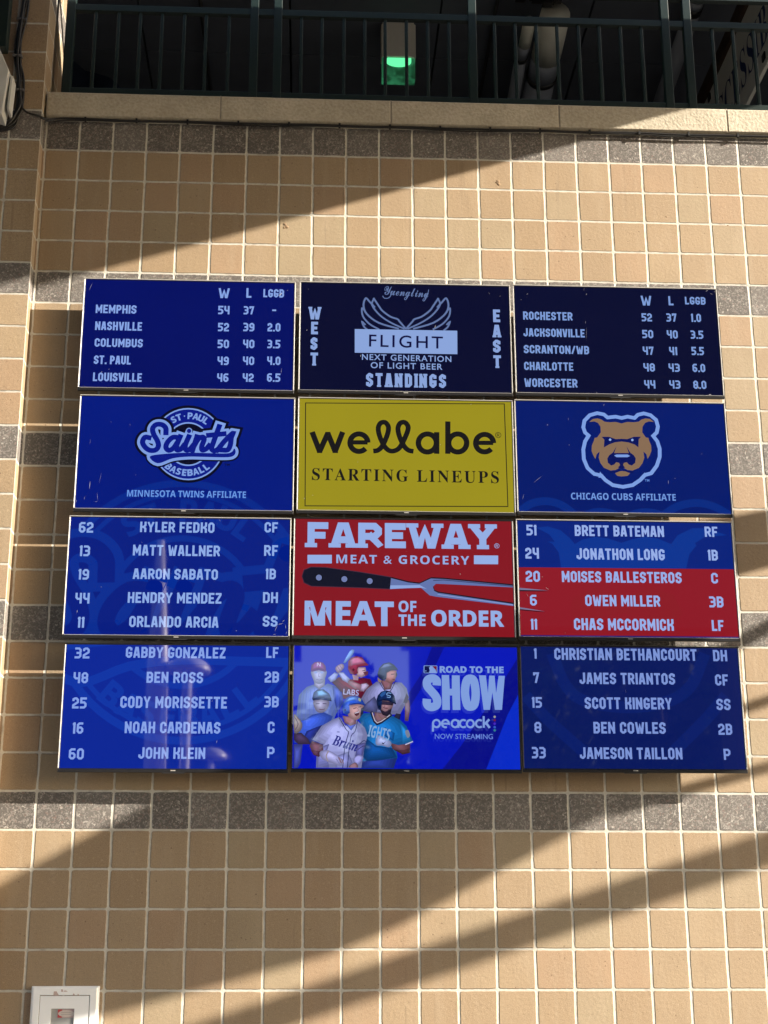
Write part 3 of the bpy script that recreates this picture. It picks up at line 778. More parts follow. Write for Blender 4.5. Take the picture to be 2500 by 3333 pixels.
s21.scratches([(197, 680, 100, 8, 1.54), (250, 760, 90, 4, 1.7), (240, 795, 30, 4, .1), (160, 770, 40, 4, 1.5), (105, 790, 30, 6, 1.4), (475, 262, 16, 4, 1.4), (200, 380, 60, 2, 1.5), (270, 630, 140, 2, 1.4), (515, 610, 8, 6, 0), (345, 243, 8, 6, 0)])

YEL = (156, 144, 30); INK = (24, 23, 24)
s22 = Screen('mustard yellow screen with a black looping wordmark and STARTING LINEUPS', (950, 1270, .4521), rct(-.676, .552, '2', .003), YEL, mott=.07)
s22.begin('border_line'); s22.stroke([(99, 91), (1530, 98), (1556, 837), (95, 832)], 6, INK, True); s22.end()
s22.begin('wordmark'); W_ = 37
for off in (0, 905):
    e = arc(483 + off, 377 + off * .004, 64, 0, -318, 26, 63)
    s22.stroke(e, W_, INK, cap='butt'); s22.stroke([(430 + off, 375 + off * .004), (545 + off, 375 + off * .004)], 31, INK, cap='butt')
s22.stroke([(146, 300), (200, 440)], W_, INK, cap='butt'); s22.stroke([(200, 440), (260, 308)], W_, INK, cap='butt'); s22.stroke([(258, 308), (312, 440)], W_, INK, cap='butt'); s22.stroke([(312, 440), (366, 300)], W_, INK, cap='butt')
s22.poly([(180, 452), (220, 452), (214, 420), (190, 420)], INK); s22.poly([(292, 452), (334, 452), (326, 420), (300, 420)], INK); s22.poly([(240, 300), (278, 300), (270, 340), (250, 340)], INK)
s22.stroke(smooth([(586, 438), (620, 432), (652, 400), (686, 325), (696, 270), (680, 238), (658, 230), (634, 242), (622, 278), (634, 336), (666, 402), (700, 434), (740, 436), (780, 408), (822, 325), (838, 270), (822, 238), (800, 230), (776, 242), (764, 278), (776, 336), (808, 402), (840, 432), (876, 440)], k=5), 34, INK, cap='butt')
for cx in (976, 1194): s22.stroke(arc(cx, 380, 65, 0, 360, 30)[:-1], W_, INK, True)
s22.stroke([(1043, 302), (1043, 458)], 36, INK, cap='butt'); s22.stroke([(1123, 225), (1123, 458)], 36, INK, cap='butt')
s22.font('\u00ae', 1464, 1508, 302, 344, INK); s22.end()
s22.begin('heading'); s22.font(Bs('STARTING LINEUPS'), 145, 1490, 572, 660, INK, .0, spacing=1.22, rot=-.004); s22.end()
s22.scratches([(1070, 392, 10, 9, 0), (1290, 102, 14, 7, .2), (90, 780, 22, 8, 1.3), (150, 757, 12, 6, .2), (475, 518, 14, 5, .8), (830, 878, 36, 6, .1)])

B23 = (2, 26, 106); F23 = (5, 42, 128)
s23 = Screen('royal blue screen with a tan bear head emblem and small affiliate line', (1650, 1270, .4822), rct(.562, 1.786, '2', .010), B23)
s23.begin('faint_emblem')
for L in ([(60, 850), (150, 772), (260, 748), (370, 775), (470, 850)], [(1050, 850), (1150, 785), (1280, 760), (1400, 785), (1500, 840)], [(520, 850), (600, 822), (680, 826), (760, 850)], [(820, 850), (900, 826), (980, 826), (1060, 850)]): s23.stroke(smooth(L), 52, F23)
s23.end()
s23.begin('bear_emblem')
OUT = [(775, 187), (735, 178), (680, 184), (655, 163), (610, 154), (560, 168), (524, 205), (516, 250), (528, 285), (552, 306), (528, 345), (516, 400), (520, 465), (545, 525), (590, 565), (636, 574), (665, 606), (715, 640), (785, 652), (850, 640), (900, 606), (932, 572), (975, 560), (1012, 510), (1032, 450), (1032, 395), (1016, 345), (988, 308), (1012, 285), (1020, 245), (1008, 200), (970, 168), (925, 156), (885, 165), (862, 187), (815, 178)]
s23.stroke(OUT, 24, (124, 158, 226), True); s23.poly([(618, 590), (630, 548), (652, 590)], (124, 158, 226)); s23.poly([(918, 590), (930, 555), (950, 575)], (124, 158, 226))
TAN = (136, 108, 84); NV = (4, 18, 90)
mir = lambda L: L + [(1548 - x, y) for x, y in reversed(L)]
s23.poly(mir([(774, 224), (735, 214), (690, 216), (658, 212), (640, 198), (612, 190), (580, 194), (556, 214), (590, 210), (615, 220), (632, 246), (634, 284), (610, 318), (592, 322), (588, 340), (574, 372), (572, 410), (584, 440), (598, 464), (606, 432), (626, 414), (620, 455), (632, 492), (656, 524), (700, 542), (735, 538), (762, 522), (774, 520)]), TAN)
s23.poly([(640, 314), (690, 314), (735, 330), (774, 328), (813, 330), (858, 314), (905, 314), (890, 332), (888, 385), (862, 366), (820, 352), (774, 346), (728, 352), (690, 366), (655, 386), (658, 334)], NV)
s23.poly(mir([(774, 530), (750, 522), (764, 505), (758, 490), (738, 486), (724, 502), (704, 508), (682, 490), (678, 460), (692, 438), (716, 420), (740, 378), (724, 424), (774, 424)]), NV)
s23.poly(mir([(774, 548), (752, 536), (735, 545), (716, 548), (690, 548), (700, 560), (740, 552)]), NV)
s23.poly([(730, 560), (760, 548), (774, 545), (800, 548), (832, 560), (815, 578), (774, 582), (745, 578)], TAN)
s23.poly([(724, 440), (740, 434), (815, 434), (832, 444), (815, 452), (740, 452)], (124, 158, 226)); s23.ell(697, 334, 8, 8, (150, 180, 235)); s23.ell(847, 336, 8, 8, (150, 180, 235))
s23.font('TM', 930, 962, 600, 617, (90, 130, 205), .02); s23.end()
s23.begin('affiliate_line'); s23.font(Sn_('CHICAGO CUBS AFFILIATE'), 433, 1140, 696, 742, (112, 152, 224)); s23.end()
s23.scratches([(274, 234, 14, 9, .2), (655, 100, 26, 5, 1.2), (210, 600, 130, 3, .7), (110, 720, 70, 3, 1.3), (1090, 620, 50, 4, 1.55), (1135, 595, 12, 5, 0), (420, 370, 18, 3, 1.4), (1372, 30, 50, 12, .3), (415, 195, 40, 2, 1.5), (1315, 430, 10, 5, 0), (755, 660, 8, 6, 0)])

B31 = (4, 28, 128); F31 = (7, 44, 145)
s31 = Screen('royal blue roster screen starting with number 62, third row at the left', (180, 1660, .4822), rct(-1.926, -.704, '3', 0), B31)
s31.begin('faint_emblem'); crest(s31, big, 1.600, None, F31, B31, WM, True); s31.end()
names_rows(s31, [
 [('62', 160, 257, 82, 153), ('KYLER FEDKO', 573, 1075, 82, 152), ('CF', 1413, 1503, 83, 152)],
 [('13', 165, 235, 240, 312), ('MATT WALLNER', 525, 1112, 238, 310), ('RF', 1410, 1503, 238, 310)],
 [('19', 157, 228, 399, 470), ('AARON SABATO', 525, 1098, 398, 469), ('1B', 1421, 1489, 397, 468)],
 [('44', 136, 232, 560, 632), ('HENDRY MENDEZ', 490, 1122, 558, 630), ('DH', 1402, 1503, 556, 628)],
 [('11', 152, 196, 722, 795), ('ORLANDO ARCIA', 500, 1102, 719, 793), ('SS', 1401, 1500, 716, 788)]])
s31.scratches([(148, 685, 34, 8, 1.5), (1490, 800, 80, 5, 1.2), (1520, 770, 60, 6, .3), (1555, 790, 50, 5, 1.7), (1540, 750, 30, 6, .6), (1480, 840, 34, 5, .2), (1560, 830, 36, 5, 1.2), (1010, 62, 12, 6, 1.4), (1222, 815, 10, 8, 0), (310, 520, 8, 8, 0), (1110, 70, 40, 3, 2.1), (585, 218, 8, 6, 0)])

RED = (134, 21, 32)
s32 = Screen('dark red screen with a large carving fork under pale slab lettering', (940, 1660, .4581), rct(-.689, .534, '3', .006), RED, silver=(1, 1, 0), mott=.08)
PB = (148, 174, 228)
s32.begin('shop_lettering'); s32.block('FAREWAY', 133, 1480, 93, 271, PB, serif=.18, tk=.27, gap=.02, wide=.62, chamf=.14); s32.font('\u00ae', 1460, 1497, 236, 272, PB); s32.end()
s32.begin('shop_subtitle'); s32.font(Sn_('MEAT & GROCERY'), 338, 1283, 321, 383, PB, .0, spacing=1.15); s32.poly([(133, 318), (306, 318), (306, 379), (133, 379)], PB); s32.poly([(1316, 322), (1488, 323), (1488, 385), (1316, 384)], PB); s32.end()
FK = (98, 116, 172)
s32.begin('carving_fork')
s32.poly([(92, 470), (106, 424), (158, 402), (262, 405), (500, 437), (728, 474), (722, 564), (500, 554), (160, 543), (106, 518)], (66, 40, 60))
s32.poly([(96, 470), (110, 428), (160, 407), (262, 410), (500, 442), (725, 479), (719, 559), (500, 549), (160, 538), (110, 514)], (17, 18, 36))
TN = [(727, 484), (850, 515), (928, 524), (1010, 486), (1100, 490), (1600, 537), (1600, 550), (1100, 526), (1045, 524), (1024, 545), (1034, 575), (1060, 588), (1600, 668), (1600, 682), (1050, 616), (1000, 606), (940, 553), (850, 556), (719, 562)]
s32.poly([(x + 2, y - 9) for x, y in TN], (26, 16, 28)); s32.poly(TN, FK)
s32.poly([(722, 535), (850, 535), (930, 533), (980, 560), (940, 552), (850, 554), (720, 560)], (140, 165, 220)); s32.stroke([(1030, 500), (1100, 497), (1590, 541)], 6, (60, 70, 110)); s32.stroke([(1060, 600), (1590, 674)], 5, (140, 160, 210))
for cx, cy in ((214, 480), (395, 491), (575, 505)): s32.ell(cx, cy, 27, 27, (8, 8, 18)); s32.ell(cx, cy, 21, 21, (112, 124, 172))
s32.end()
s32.begin('slogan'); s32.font(Sn_('MEAT'), 112, 747, 647, 823, PB, .022); s32.font(Sn_('OF'), 780, 907, 645, 726, PB, .012); s32.font(Sn_('THE'), 780, 972, 743, 823, PB, .012); s32.font(Sn_('ORDER'), 1012, 1530, 712, 829, PB, .02); s32.end()
s32.scratches([(1218, 455, 10, 16, 1.5), (142, 806, 18, 12, 1.2), (138, 690, 44, 5, 1.5), (375, 158, 22, 4, -1.1), (1340, 262, 14, 8, .5)])

B33 = (5, 33, 122); F33 = (8, 51, 144)
s33 = Screen('roster screen with two blue rows over three red rows, third row at the right', (1650, 1670, .5124), rct(.551, 1.777, '3', .012), B33)
s33.begin('faint_emblem'); s33.poly([(188, 92), (260, 84), (340, 108), (400, 158), (432, 196), (480, 168), (560, 150), (640, 160), (728, 188), (800, 165), (880, 150), (960, 162), (1045, 196), (1085, 140), (1180, 95), (1260, 95), (1400, 140), (1260, 150), (1195, 190), (1205, 205), (1160, 260), (1140, 350), (345, 350), (330, 250), (290, 195), (258, 180), (305, 182), (270, 135)], F33); s33.end()
s33.begin('red_band'); s33.poly([(40, 343), (1500, 357), (1500, 786), (40, 774)], (142, 24, 37))
s33.poly([(420, 540), (560, 470), (640, 500), (740, 540), (840, 500), (920, 470), (1060, 520), (1120, 640), (1000, 740), (880, 660), (740, 640), (600, 660), (480, 740), (400, 640)], (140, 26, 36)); s33.end()
s33.begin('fork_tine'); s33.poly([(60, 472), (80, 474), (265, 491), (80, 488), (60, 486)], (118, 116, 150)); s33.poly([(60, 487), (80, 488), (270, 493), (230, 497), (80, 496)], (30, 8, 20)); s33.end()
s33.begin('fork_tine'); s33.poly([(60, 592), (80, 597), (245, 624), (80, 609), (60, 606)], (118, 116, 150)); s33.poly([(60, 607), (80, 610), (250, 628), (200, 627), (80, 616)], (30, 8, 20)); s33.end()
names_rows(s33, [
 [('51', 125, 188, 74, 141), ('BRETT BATEMAN', 432, 998, 79, 148), ('RF', 1257, 1338, 86, 151)],
 [('24', 118, 204, 220, 289), ('JONATHON LONG', 443, 1003, 226, 297), ('1B', 1278, 1340, 233, 301)],
 [('20', 120, 210, 367, 436), ('MOISES BALLESTEROS', 350, 1110, 372, 442), ('C', 1298, 1340, 380, 447)],
 [('6', 147, 190, 519, 587), ('OWEN MILLER', 498, 973, 522, 592), ('3B', 1285, 1375, 530, 599)],
 [('11', 153, 192, 672, 740), ('CHAS MCCORMICK', 427, 1060, 671, 745), ('LF', 1302, 1377, 680, 749)]], col=(150, 174, 232))
s33.scratches([(255, 478, 44, 4, -.7), (225, 405, 12, 6, .3), (370, 762, 22, 7, 1.5), (70, 390, 30, 5, 1.4), (362, 432, 12, 6, 1.4), (130, 520, 40, 3, -1.2)])

B41 = (10, 38, 150); F41 = (14, 52, 164)
s41 = Screen('royal blue roster screen starting with number 32, bottom left of the grid', (180, 2070, .4822), rct(-1.907, -.699, '4', 0), B41, silver=(1, 0, 0))
s41.begin('faint_emblem'); crest(s41, big, 1.600, None, F41, B41, WM, True); s41.end()
names_rows(s41, [
 [('32', 132, 232, 78, 152), ('GABBY GONZALEZ', 477, 1150, 76, 150), ('LF', 1424, 1507, 76, 149)],
 [('48', 123, 222, 245, 319), ('BEN ROSS', 617, 998, 243, 318), ('2B', 1414, 1510, 241, 315)],
 [('25', 115, 212, 415, 490), ('CODY MORISSETTE', 440, 1160, 409, 488), ('3B', 1411, 1508, 408, 482)],
 [('16', 118, 190, 584, 660), ('NOAH CARDENAS', 470, 1115, 580, 658), ('C', 1434, 1480, 579, 655)],
 [('60', 92, 193, 759, 834), ('JOHN KLEIN', 562, 1013, 753, 830), ('P', 1430, 1480, 749, 824)]], col=(134, 162, 232))
s41.scratches([(1090, 715, 34, 5, 1.5), (1060, 440, 16, 3, 1.)])

B42 = (7, 22, 182)
s42 = Screen('bright blue screen showing six baseball players beside SHOW lettering', (940, 2070, .2532), rct(-.685, .545, '4', .004), B42, silver=(0, 0, 0))
K4 = (1340, 2070, .2170)
s42.begin('background_stripe'); s42.poly([(345, 60), (540, 60), (370, 420), (100, 860), (-40, 1090), (-40, 850), (150, 560)], (7, 11, 140), K4); s42.end()
s42.begin('background_stripe'); s42.poly([(1640, 250), (1640, 800), (1440, 1180), (1080, 2100), (380, 2100), (740, 1650), (1090, 1130)], (7, 11, 132), K4); s42.end()
s42.begin('background_stripe'); s42.poly([(1640, 800), (1700, 2100), (1080, 2100), (1440, 1180)], (9, 42, 196), K4); s42.end()
def fig(items):
    s42.begin('player_picture')
    for it in items:
        if it[0] in 'pk':
            P = smooth(it[1], True, 3) if it[0] == 'p' else it[1]
            n = len(P); cx = sum(p[0] for p in P) / n; cy = sum(p[1] for p in P) / n
            ww = max(p[0] for p in P) - min(p[0] for p in P); hh = max(p[1] for p in P) - min(p[1] for p in P)
            K = 6 if ww * hh > 30000 else (4 if ww * hh > 9000 else 1)
            for j in range(K):
                f = 1 - j * .15; g_ = .74 + .5 * j / K if K > 1 else 1
                q = [(cx + (p[0] - cx) * f - ww * .012 * j, cy + (p[1] - cy) * f - hh * .028 * j) for p in P]
                s42.poly(q, tuple(min(250, int(c * g_)) for c in it[2]))
        elif it[0] == 'e': s42.ell(*it[1], it[2])
        elif it[0] == 's': s42.stroke(smooth(it[1], k=3), it[2], it[3])
        elif it[0] == 'f': s42.font(it[1], *it[2], it[3], **(it[4] if len(it) > 4 else {}))
    s42.end()
PIN = (124, 146, 214)
fig([('k', [(80, 1120), (100, 1000), (130, 760), (230, 655), (330, 620), (420, 655), (500, 610), (630, 655), (690, 760), (700, 870), (610, 1000), (560, 1120)], (112, 134, 212)),
     ('k', [(560, 640), (640, 660), (690, 760), (700, 870), (620, 980), (580, 800)], (66, 86, 190))] +
    [('s', [(x, 660 + abs(x - 400) * .2), (x - 14, 880), (x - 10, 1100)], 5, (84, 104, 200)) for x in range(180, 690, 52)] +
    [('k', [(320, 560), (470, 560), (460, 640), (390, 690), (330, 640)], (150, 150, 190)), ('p', [(295, 440), (478, 440), (470, 540), (430, 610), (350, 610), (305, 540)], (158, 162, 205)),
     ('e', (345, 470, 22, 14), (140, 158, 220)), ('e', (425, 470, 22, 14), (140, 158, 220)), ('s', [(360, 560), (395, 568), (430, 558)], 8, (110, 104, 150)), ('s', [(390, 480), (382, 520), (400, 524)], 6, (130, 128, 170)),
     ('k', [(285, 445), (292, 375), (330, 340), (385, 330), (440, 345), (472, 385), (480, 445), (385, 425)], (128, 72, 140)), ('k', [(285, 445), (385, 422), (480, 445), (470, 462), (385, 440), (295, 462)], (92, 54, 120)), ('f', Sn_('N'), (362, 412, 345, 392), (190, 180, 220))])
fig([('k', [(700, 345), (722, 356), (800, 270), (838, 215), (842, 185), (818, 172), (785, 196), (750, 260)], (112, 150, 220)),
     ('k', [(555, 600), (640, 530), (800, 560), (960, 540), (1050, 556), (1082, 640), (1040, 740), (940, 810), (700, 810), (680, 720)], (112, 22, 54)), ('k', [(560, 600), (620, 560), (700, 640), (800, 680), (790, 770), (690, 740)], (84, 18, 52)),
     ('k', [(500, 545), (590, 470), (640, 490), (600, 570), (540, 600)], (140, 152, 214)), ('k', [(630, 470), (700, 470), (785, 555), (760, 610), (690, 570)], (150, 158, 214)),
     ('p', [(600, 410), (640, 375), (690, 360), (712, 395), (690, 440), (640, 478), (608, 460)], (150, 128, 158)), ('s', [(625, 395), (660, 450)], 6, (100, 84, 120)), ('s', [(655, 380), (690, 430)], 6, (100, 84, 120)),
     ('k', [(760, 580), (840, 590), (960, 640), (990, 690), (930, 720), (840, 680), (760, 620)], (150, 112, 132)), ('k', [(930, 620), (1000, 610), (1030, 640), (960, 720), (920, 700)], (170, 150, 190)),
     ('f', Sn_('LABS'), (700, 900, 690, 765), (165, 165, 215), {'rot': -.08}),
     ('k', [(815, 500), (900, 520), (890, 575), (830, 570)], (160, 132, 150)), ('k', [(880, 405), (985, 405), (1000, 470), (985, 515), (930, 540), (870, 520)], (184, 156, 172)), ('k', [(955, 470), (1020, 455), (1018, 500), (985, 520)], (96, 48, 70)), ('s', [(950, 452), (975, 450)], 9, (70, 50, 80)), ('s', [(960, 506), (985, 502)], 7, (120, 70, 90)),
     ('k', [(760, 430), (765, 330), (800, 285), (870, 262), (945, 280), (985, 340), (1030, 380), (960, 395), (895, 405), (880, 440), (890, 480), (850, 505), (790, 490)], (150, 52, 84)), ('k', [(785, 320), (830, 285), (900, 275), (960, 310), (985, 350), (900, 370), (800, 385)], (186, 112, 150)), ('e', (830, 440, 16, 18), (84, 22, 44))])
fig([('k', [(925, 820), (1000, 690), (1130, 590), (1200, 610), (1290, 720), (1370, 600), (1450, 605), (1515, 680), (1545, 800), (1500, 880), (1430, 1010), (1150, 1020), (960, 960)], (140, 142, 196)), ('k', [(960, 900), (1100, 780), (1160, 900), (1120, 1010), (960, 970)], (84, 88, 140)),
     ('k', [(1490, 860), (1545, 820), (1562, 940), (1535, 1100), (1490, 1095)], (112, 84, 108)), ('k', [(1512, 742), (1540, 790), (1520, 868), (1470, 862)], (60, 44, 70)), ('k', [(1380, 1000), (1440, 1010), (1420, 1100), (1340, 1060)], (34, 34, 60)),
     ('k', [(1175, 575), (1345, 580), (1310, 690), (1230, 700)], (126, 86, 98)), ('s', [(1165, 600), (1230, 705), (1300, 720), (1365, 600)], 9, (52, 50, 84)),
     ('k', [(1240, 480), (1300, 445), (1385, 450), (1382, 520), (1360, 590), (1300, 620), (1235, 580)], (162, 114, 118)), ('s', [(1318, 500), (1352, 496)], 9, (50, 40, 60)), ('s', [(1335, 568), (1362, 562)], 8, (96, 50, 62)), ('k', [(1380, 470), (1396, 500), (1380, 545), (1372, 500)], (40, 44, 70)),
     ('k', [(1138, 500), (1160, 420), (1210, 365), (1290, 345), (1350, 375), (1405, 440), (1310, 452), (1258, 480), (1252, 560), (1205, 580), (1150, 540)], (48, 58, 96)), ('k', [(1170, 430), (1220, 375), (1290, 358), (1330, 390), (1230, 420)], (96, 110, 158)), ('k', [(1140, 540), (1190, 580), (1180, 610), (1145, 590)], (140, 118, 110))])
fig([('k', [(65, 1120), (200, 1085), (300, 1020), (450, 985), (565, 1040), (520, 1150), (350, 1300), (290, 1400), (70, 1380)], (60, 92, 210)), ('k', [(230, 1230), (430, 1150), (330, 1310), (290, 1400), (160, 1380)], (38, 50, 140)), ('k', [(65, 1260), (160, 1250), (250, 1330), (280, 1400), (120, 1400), (65, 1340)], (70, 54, 90)),
     ('p', [(320, 830), (510, 830), (500, 940), (430, 995), (350, 970)], (152, 148, 184)), ('s', [(350, 880), (390, 878)], 9, (80, 74, 110)), ('s', [(440, 878), (480, 880)], 9, (80, 74, 110)), ('s', [(390, 950), (430, 955), (465, 945)], 8, (100, 70, 96)),
     ('k', [(300, 815), (318, 735), (370, 695), (450, 695), (520, 750), (552, 820), (480, 800), (400, 800), (310, 835)], (78, 96, 150)), ('k', [(360, 720), (430, 705), (500, 760), (430, 780), (370, 780)], (120, 170, 228)), ('k', [(300, 815), (400, 795), (545, 810), (550, 850), (410, 825), (310, 840)], (46, 56, 100)),
     ('p', [(65, 1020), (120, 1060), (175, 1140), (150, 1230), (70, 1250)], (140, 128, 132)), ('s', [(75, 1050), (120, 1140), (85, 1210)], 9, (90, 78, 96)),
     ('k', [(65, 1400), (180, 1400), (150, 1640), (100, 1730), (65, 1730)], (70, 80, 170))])
TEAL = (26, 112, 190)
fig([('k', [(1100, 990), (1290, 1000), (1260, 1110), (1130, 1140), (1090, 1070)], (120, 88, 100)),
     ('k', [(890, 1060), (960, 1005), (1060, 1000), (1140, 1150), (1310, 1030), (1430, 1090), (1510, 1170), (1592, 1365), (1430, 1415), (1370, 1440), (1395, 1570), (1340, 1720), (900, 1720), (960, 1500), (1000, 1300)], TEAL),
     ('k', [(1000, 1330), (1120, 1420), (1330, 1450), (1390, 1570), (1200, 1600), (1000, 1620), (950, 1560)], (18, 76, 150)), ('k', [(930, 1620), (1200, 1600), (1390, 1575), (1340, 1730), (900, 1730)], (40, 60, 150)), ('k', [(1230, 1180), (1360, 1260), (1340, 1360), (1220, 1290)], (20, 92, 172)), ('k', [(1420, 1120), (1500, 1200), (1570, 1360), (1460, 1400)], (34, 128, 206)),
     ('s', [(1062, 1000), (1132, 1142), (1306, 1030)], 30, (22, 30, 62)), ('s', [(1072, 1000), (1134, 1128), (1296, 1028)], 10, (190, 178, 190)), ('s', [(1150, 1020), (1190, 1070), (1260, 1060)], 7, (120, 92, 70)),
     ('k', [(1300, 1385), (1400, 1412), (1556, 1392), (1555, 1510), (1460, 1535), (1330, 1460)], (112, 72, 84)), ('k', [(1340, 1470), (1480, 1480), (1552, 1450), (1550, 1515), (1460, 1535)], (74, 44, 58)), ('s', [(1500, 1405), (1585, 1370)], 12, (190, 190, 220)),
     ('p', [(1120, 1310), (1170, 1290), (1310, 1370), (1290, 1440), (1200, 1420), (1120, 1410)], (160, 172, 226)), ('k', [(1195, 1375), (1210, 1390), (1250, 1362), (1212, 1404), (1200, 1400)], (20, 24, 50)),
     ('f', Sn_('IGHTS'), (1020, 1300, 1180, 1335), (132, 168, 214), {'rot': -.22}), ('p', [(1490, 1240), (1530, 1220), (1555, 1290), (1520, 1320)], (120, 128, 150)),
     ('p', [(1165, 850), (1335, 860), (1320, 950), (1280, 1010), (1230, 1020), (1180, 970)], (148, 112, 122)), ('k', [(1160, 845), (1345, 865), (1330, 905), (1250, 900), (1175, 895)], (44, 36, 60)), ('s', [(1215, 930), (1240, 945), (1270, 940)], 9, (90, 50, 62)), ('s', [(1235, 895), (1228, 925), (1250, 930)], 6, (110, 80, 92)),
     ('k', [(1150, 930), (1185, 975), (1235, 1000), (1290, 985), (1325, 930), (1305, 1010), (1260, 1045), (1205, 1030)], (40, 32, 50)),
     ('k', [(1125, 830), (1140, 780), (1185, 730), (1245, 712), (1310, 730), (1355, 785), (1375, 890), (1290, 850), (1190, 845), (1185, 960), (1150, 965), (1130, 900)], (14, 36, 86)), ('s', [(1150, 850), (1240, 832), (1368, 884)], 14, (10, 20, 56)), ('s', [(1310, 752), (1270, 745), (1255, 770), (1300, 785), (1295, 805), (1262, 800)], 9, (120, 160, 215)), ('k', [(1165, 775), (1200, 735), (1245, 722), (1240, 760), (1190, 800)], (40, 84, 150)), ('e', (1160, 920, 10, 14), (8, 12, 34))])
WH = (158, 162, 222)
fig([('k', [(295, 1355), (420, 1170), (560, 1090), (650, 1055), (720, 1150), (790, 1230), (870, 1095), (975, 1190), (1010, 1290), (965, 1480), (925, 1740), (350, 1740), (355, 1560), (430, 1430)], WH),
     ('k', [(430, 1430), (520, 1400), (480, 1520), (520, 1700), (360, 1740), (355, 1560)], (124, 128, 200)), ('k', [(880, 1400), (990, 1380), (950, 1540), (930, 1640), (850, 1560)], (96, 98, 168)), ('k', [(600, 1560), (760, 1500), (820, 1640), (720, 1740), (600, 1740)], (140, 144, 212)),
     ('s', [(300, 1350), (370, 1385), (435, 1410)], 12, (40, 48, 132)), ('s', [(645, 1065), (735, 1215), (765, 1260), (720, 1430), (690, 1730)], 10, (52, 56, 108)), ('s', [(880, 1110), (850, 1240), (800, 1300), (770, 1500), (750, 1730)], 10, (52, 56, 108)),
     ('s', [(905, 1400), (960, 1360), (990, 1370)], 8, (40, 44, 92)), ('s', [(890, 1470), (950, 1430), (985, 1430)], 8, (40, 44, 92)),
     ('f', Bi('Bruin'), (560, 890, 1325, 1460), (34, 40, 132), {'off': .012, 'rot': -.28}), ('f', Sn_('MB'), (618, 650, 1238, 1256), (40, 48, 120)),
     ('k', [(720, 1140), (800, 1170), (868, 1140), (800, 1232)], (46, 70, 196)), ('k', [(690, 1040), (860, 1060), (862, 1145), (790, 1172), (715, 1130)], (142, 104, 120)),
     ('p', [(765, 915), (935, 885), (955, 960), (930, 1040), (870, 1095), (800, 1080), (755, 1020)], (182, 142, 146)), ('k', [(838, 1002), (905, 982), (900, 1030), (868, 1046), (845, 1030)], (78, 28, 44)), ('k', [(842, 1004), (902, 986), (900, 998), (848, 1014)], (200, 190, 210)), ('s', [(830, 950), (865, 940)], 8, (70, 48, 66)), ('s', [(895, 930), (925, 926)], 8, (70, 48, 66)), ('s', [(880, 945), (898, 970), (878, 980)], 6, (140, 98, 108)), ('k', [(925, 950), (960, 930), (955, 1010), (915, 1060)], (34, 36, 66)),
     ('k', [(685, 960), (695, 880), (735, 815), (800, 785), (880, 785), (945, 840), (982, 905), (880, 892), (780, 905), (770, 960), (785, 1000), (745, 1032), (695, 1005)], (40, 84, 204)), ('k', [(720, 870), (770, 815), (850, 800), (880, 830), (800, 850)], (90, 140, 232)), ('s', [(770, 905), (880, 885), (978, 905)], 12, (20, 44, 130)), ('p', [(895, 815), (925, 830), (920, 858), (895, 850)], (150, 160, 130)), ('e', (722, 970, 11, 14), (16, 24, 70)),
     ('k', [(265, 1430), (300, 1365), (435, 1412), (445, 1480), (390, 1570), (320, 1545)], (118, 80, 100)), ('k', [(280, 1480), (400, 1500), (385, 1570), (320, 1545)], (84, 52, 76)),
     ('p', [(395, 1510), (480, 1480), (560, 1510), (650, 1570), (705, 1620), (670, 1690), (560, 1650), (430, 1600)], (166, 166, 222)), ('s', [(505, 1500), (480, 1560), (500, 1620)], 14, (150, 138, 150)), ('s', [(640, 1580), (670, 1640)], 12, (120, 84, 100)), ('s', [(680, 1600), (700, 1650)], 10, (120, 84, 100)), ('s', [(610, 1600), (650, 1660)], 6, (110, 108, 160)),
     ('p', [(825, 1600), (890, 1545), (955, 1570), (930, 1640), (860, 1690)], (150, 150, 214)), ('p', [(770, 1690), (850, 1640), (890, 1690), (860, 1730), (790, 1730)], (136, 104, 120))])
s42.begin('league_emblem'); s42.poly([(182, 466), (366, 468), (376, 478), (376, 576), (366, 584), (182, 582), (170, 572), (170, 476)], (120, 150, 216), K4); s42.poly([(184, 476), (262, 476), (285, 574), (184, 574)], (8, 12, 70), K4); s42.poly([(300, 476), (366, 478), (366, 574), (350, 530)], (110, 18, 52), K4)
s42.poly([(250, 500), (275, 482), (300, 486), (296, 510), (330, 540), (356, 545), (350, 576), (250, 576), (262, 540)], (130, 158, 220), K4); s42.ell(204, 548, 9, 9, (120, 150, 216), K4); s42.end()
SH = (126, 156, 220)
s42.begin('show_lettering'); s42.font(Sn_('ROAD TO THE'), 410, 1365, 479, 580, SH, .03, cell=K4)
def HV(pts, wd): s42.stroke(pts, wd, SH, cell=K4, cap='butt')
s42.stroke(smooth([(366, 765), (366, 700), (338, 668), (296, 660), (246, 672), (220, 712), (228, 780), (286, 850), (352, 930), (374, 1000), (360, 1060), (300, 1088), (244, 1074), (218, 1030), (220, 966)], k=4), 112, SH, cell=K4, cap='butt')
s42.poly([(440, 610), (550, 612), (560, 815), (592, 815), (592, 614), (708, 616), (720, 1132), (604, 1132), (598, 915), (560, 915), (564, 1132), (450, 1130)], SH, K4)
s42.stroke(smooth([(868, 664), (920, 700), (948, 870), (930, 1040), (874, 1082), (820, 1050), (788, 870), (812, 700)], True, 4), 112, SH, True, cell=K4)
s42.poly([(996, 614), (1100, 616), (1130, 880), (1150, 618), (1230, 620), (1252, 880), (1290, 622), (1382, 622), (1340, 1130), (1234, 1130), (1196, 870), (1160, 1130), (1066, 1130)], SH, K4); s42.end()
s42.begin('channel_wordmark'); WP = 27
for cx, cy in ((362, 1335), (640, 1335), (867, 1337)): s42.stroke(arc(cx, cy, 52, 0, 360, 24, 54)[:-1], WP, SH, True, cell=K4)
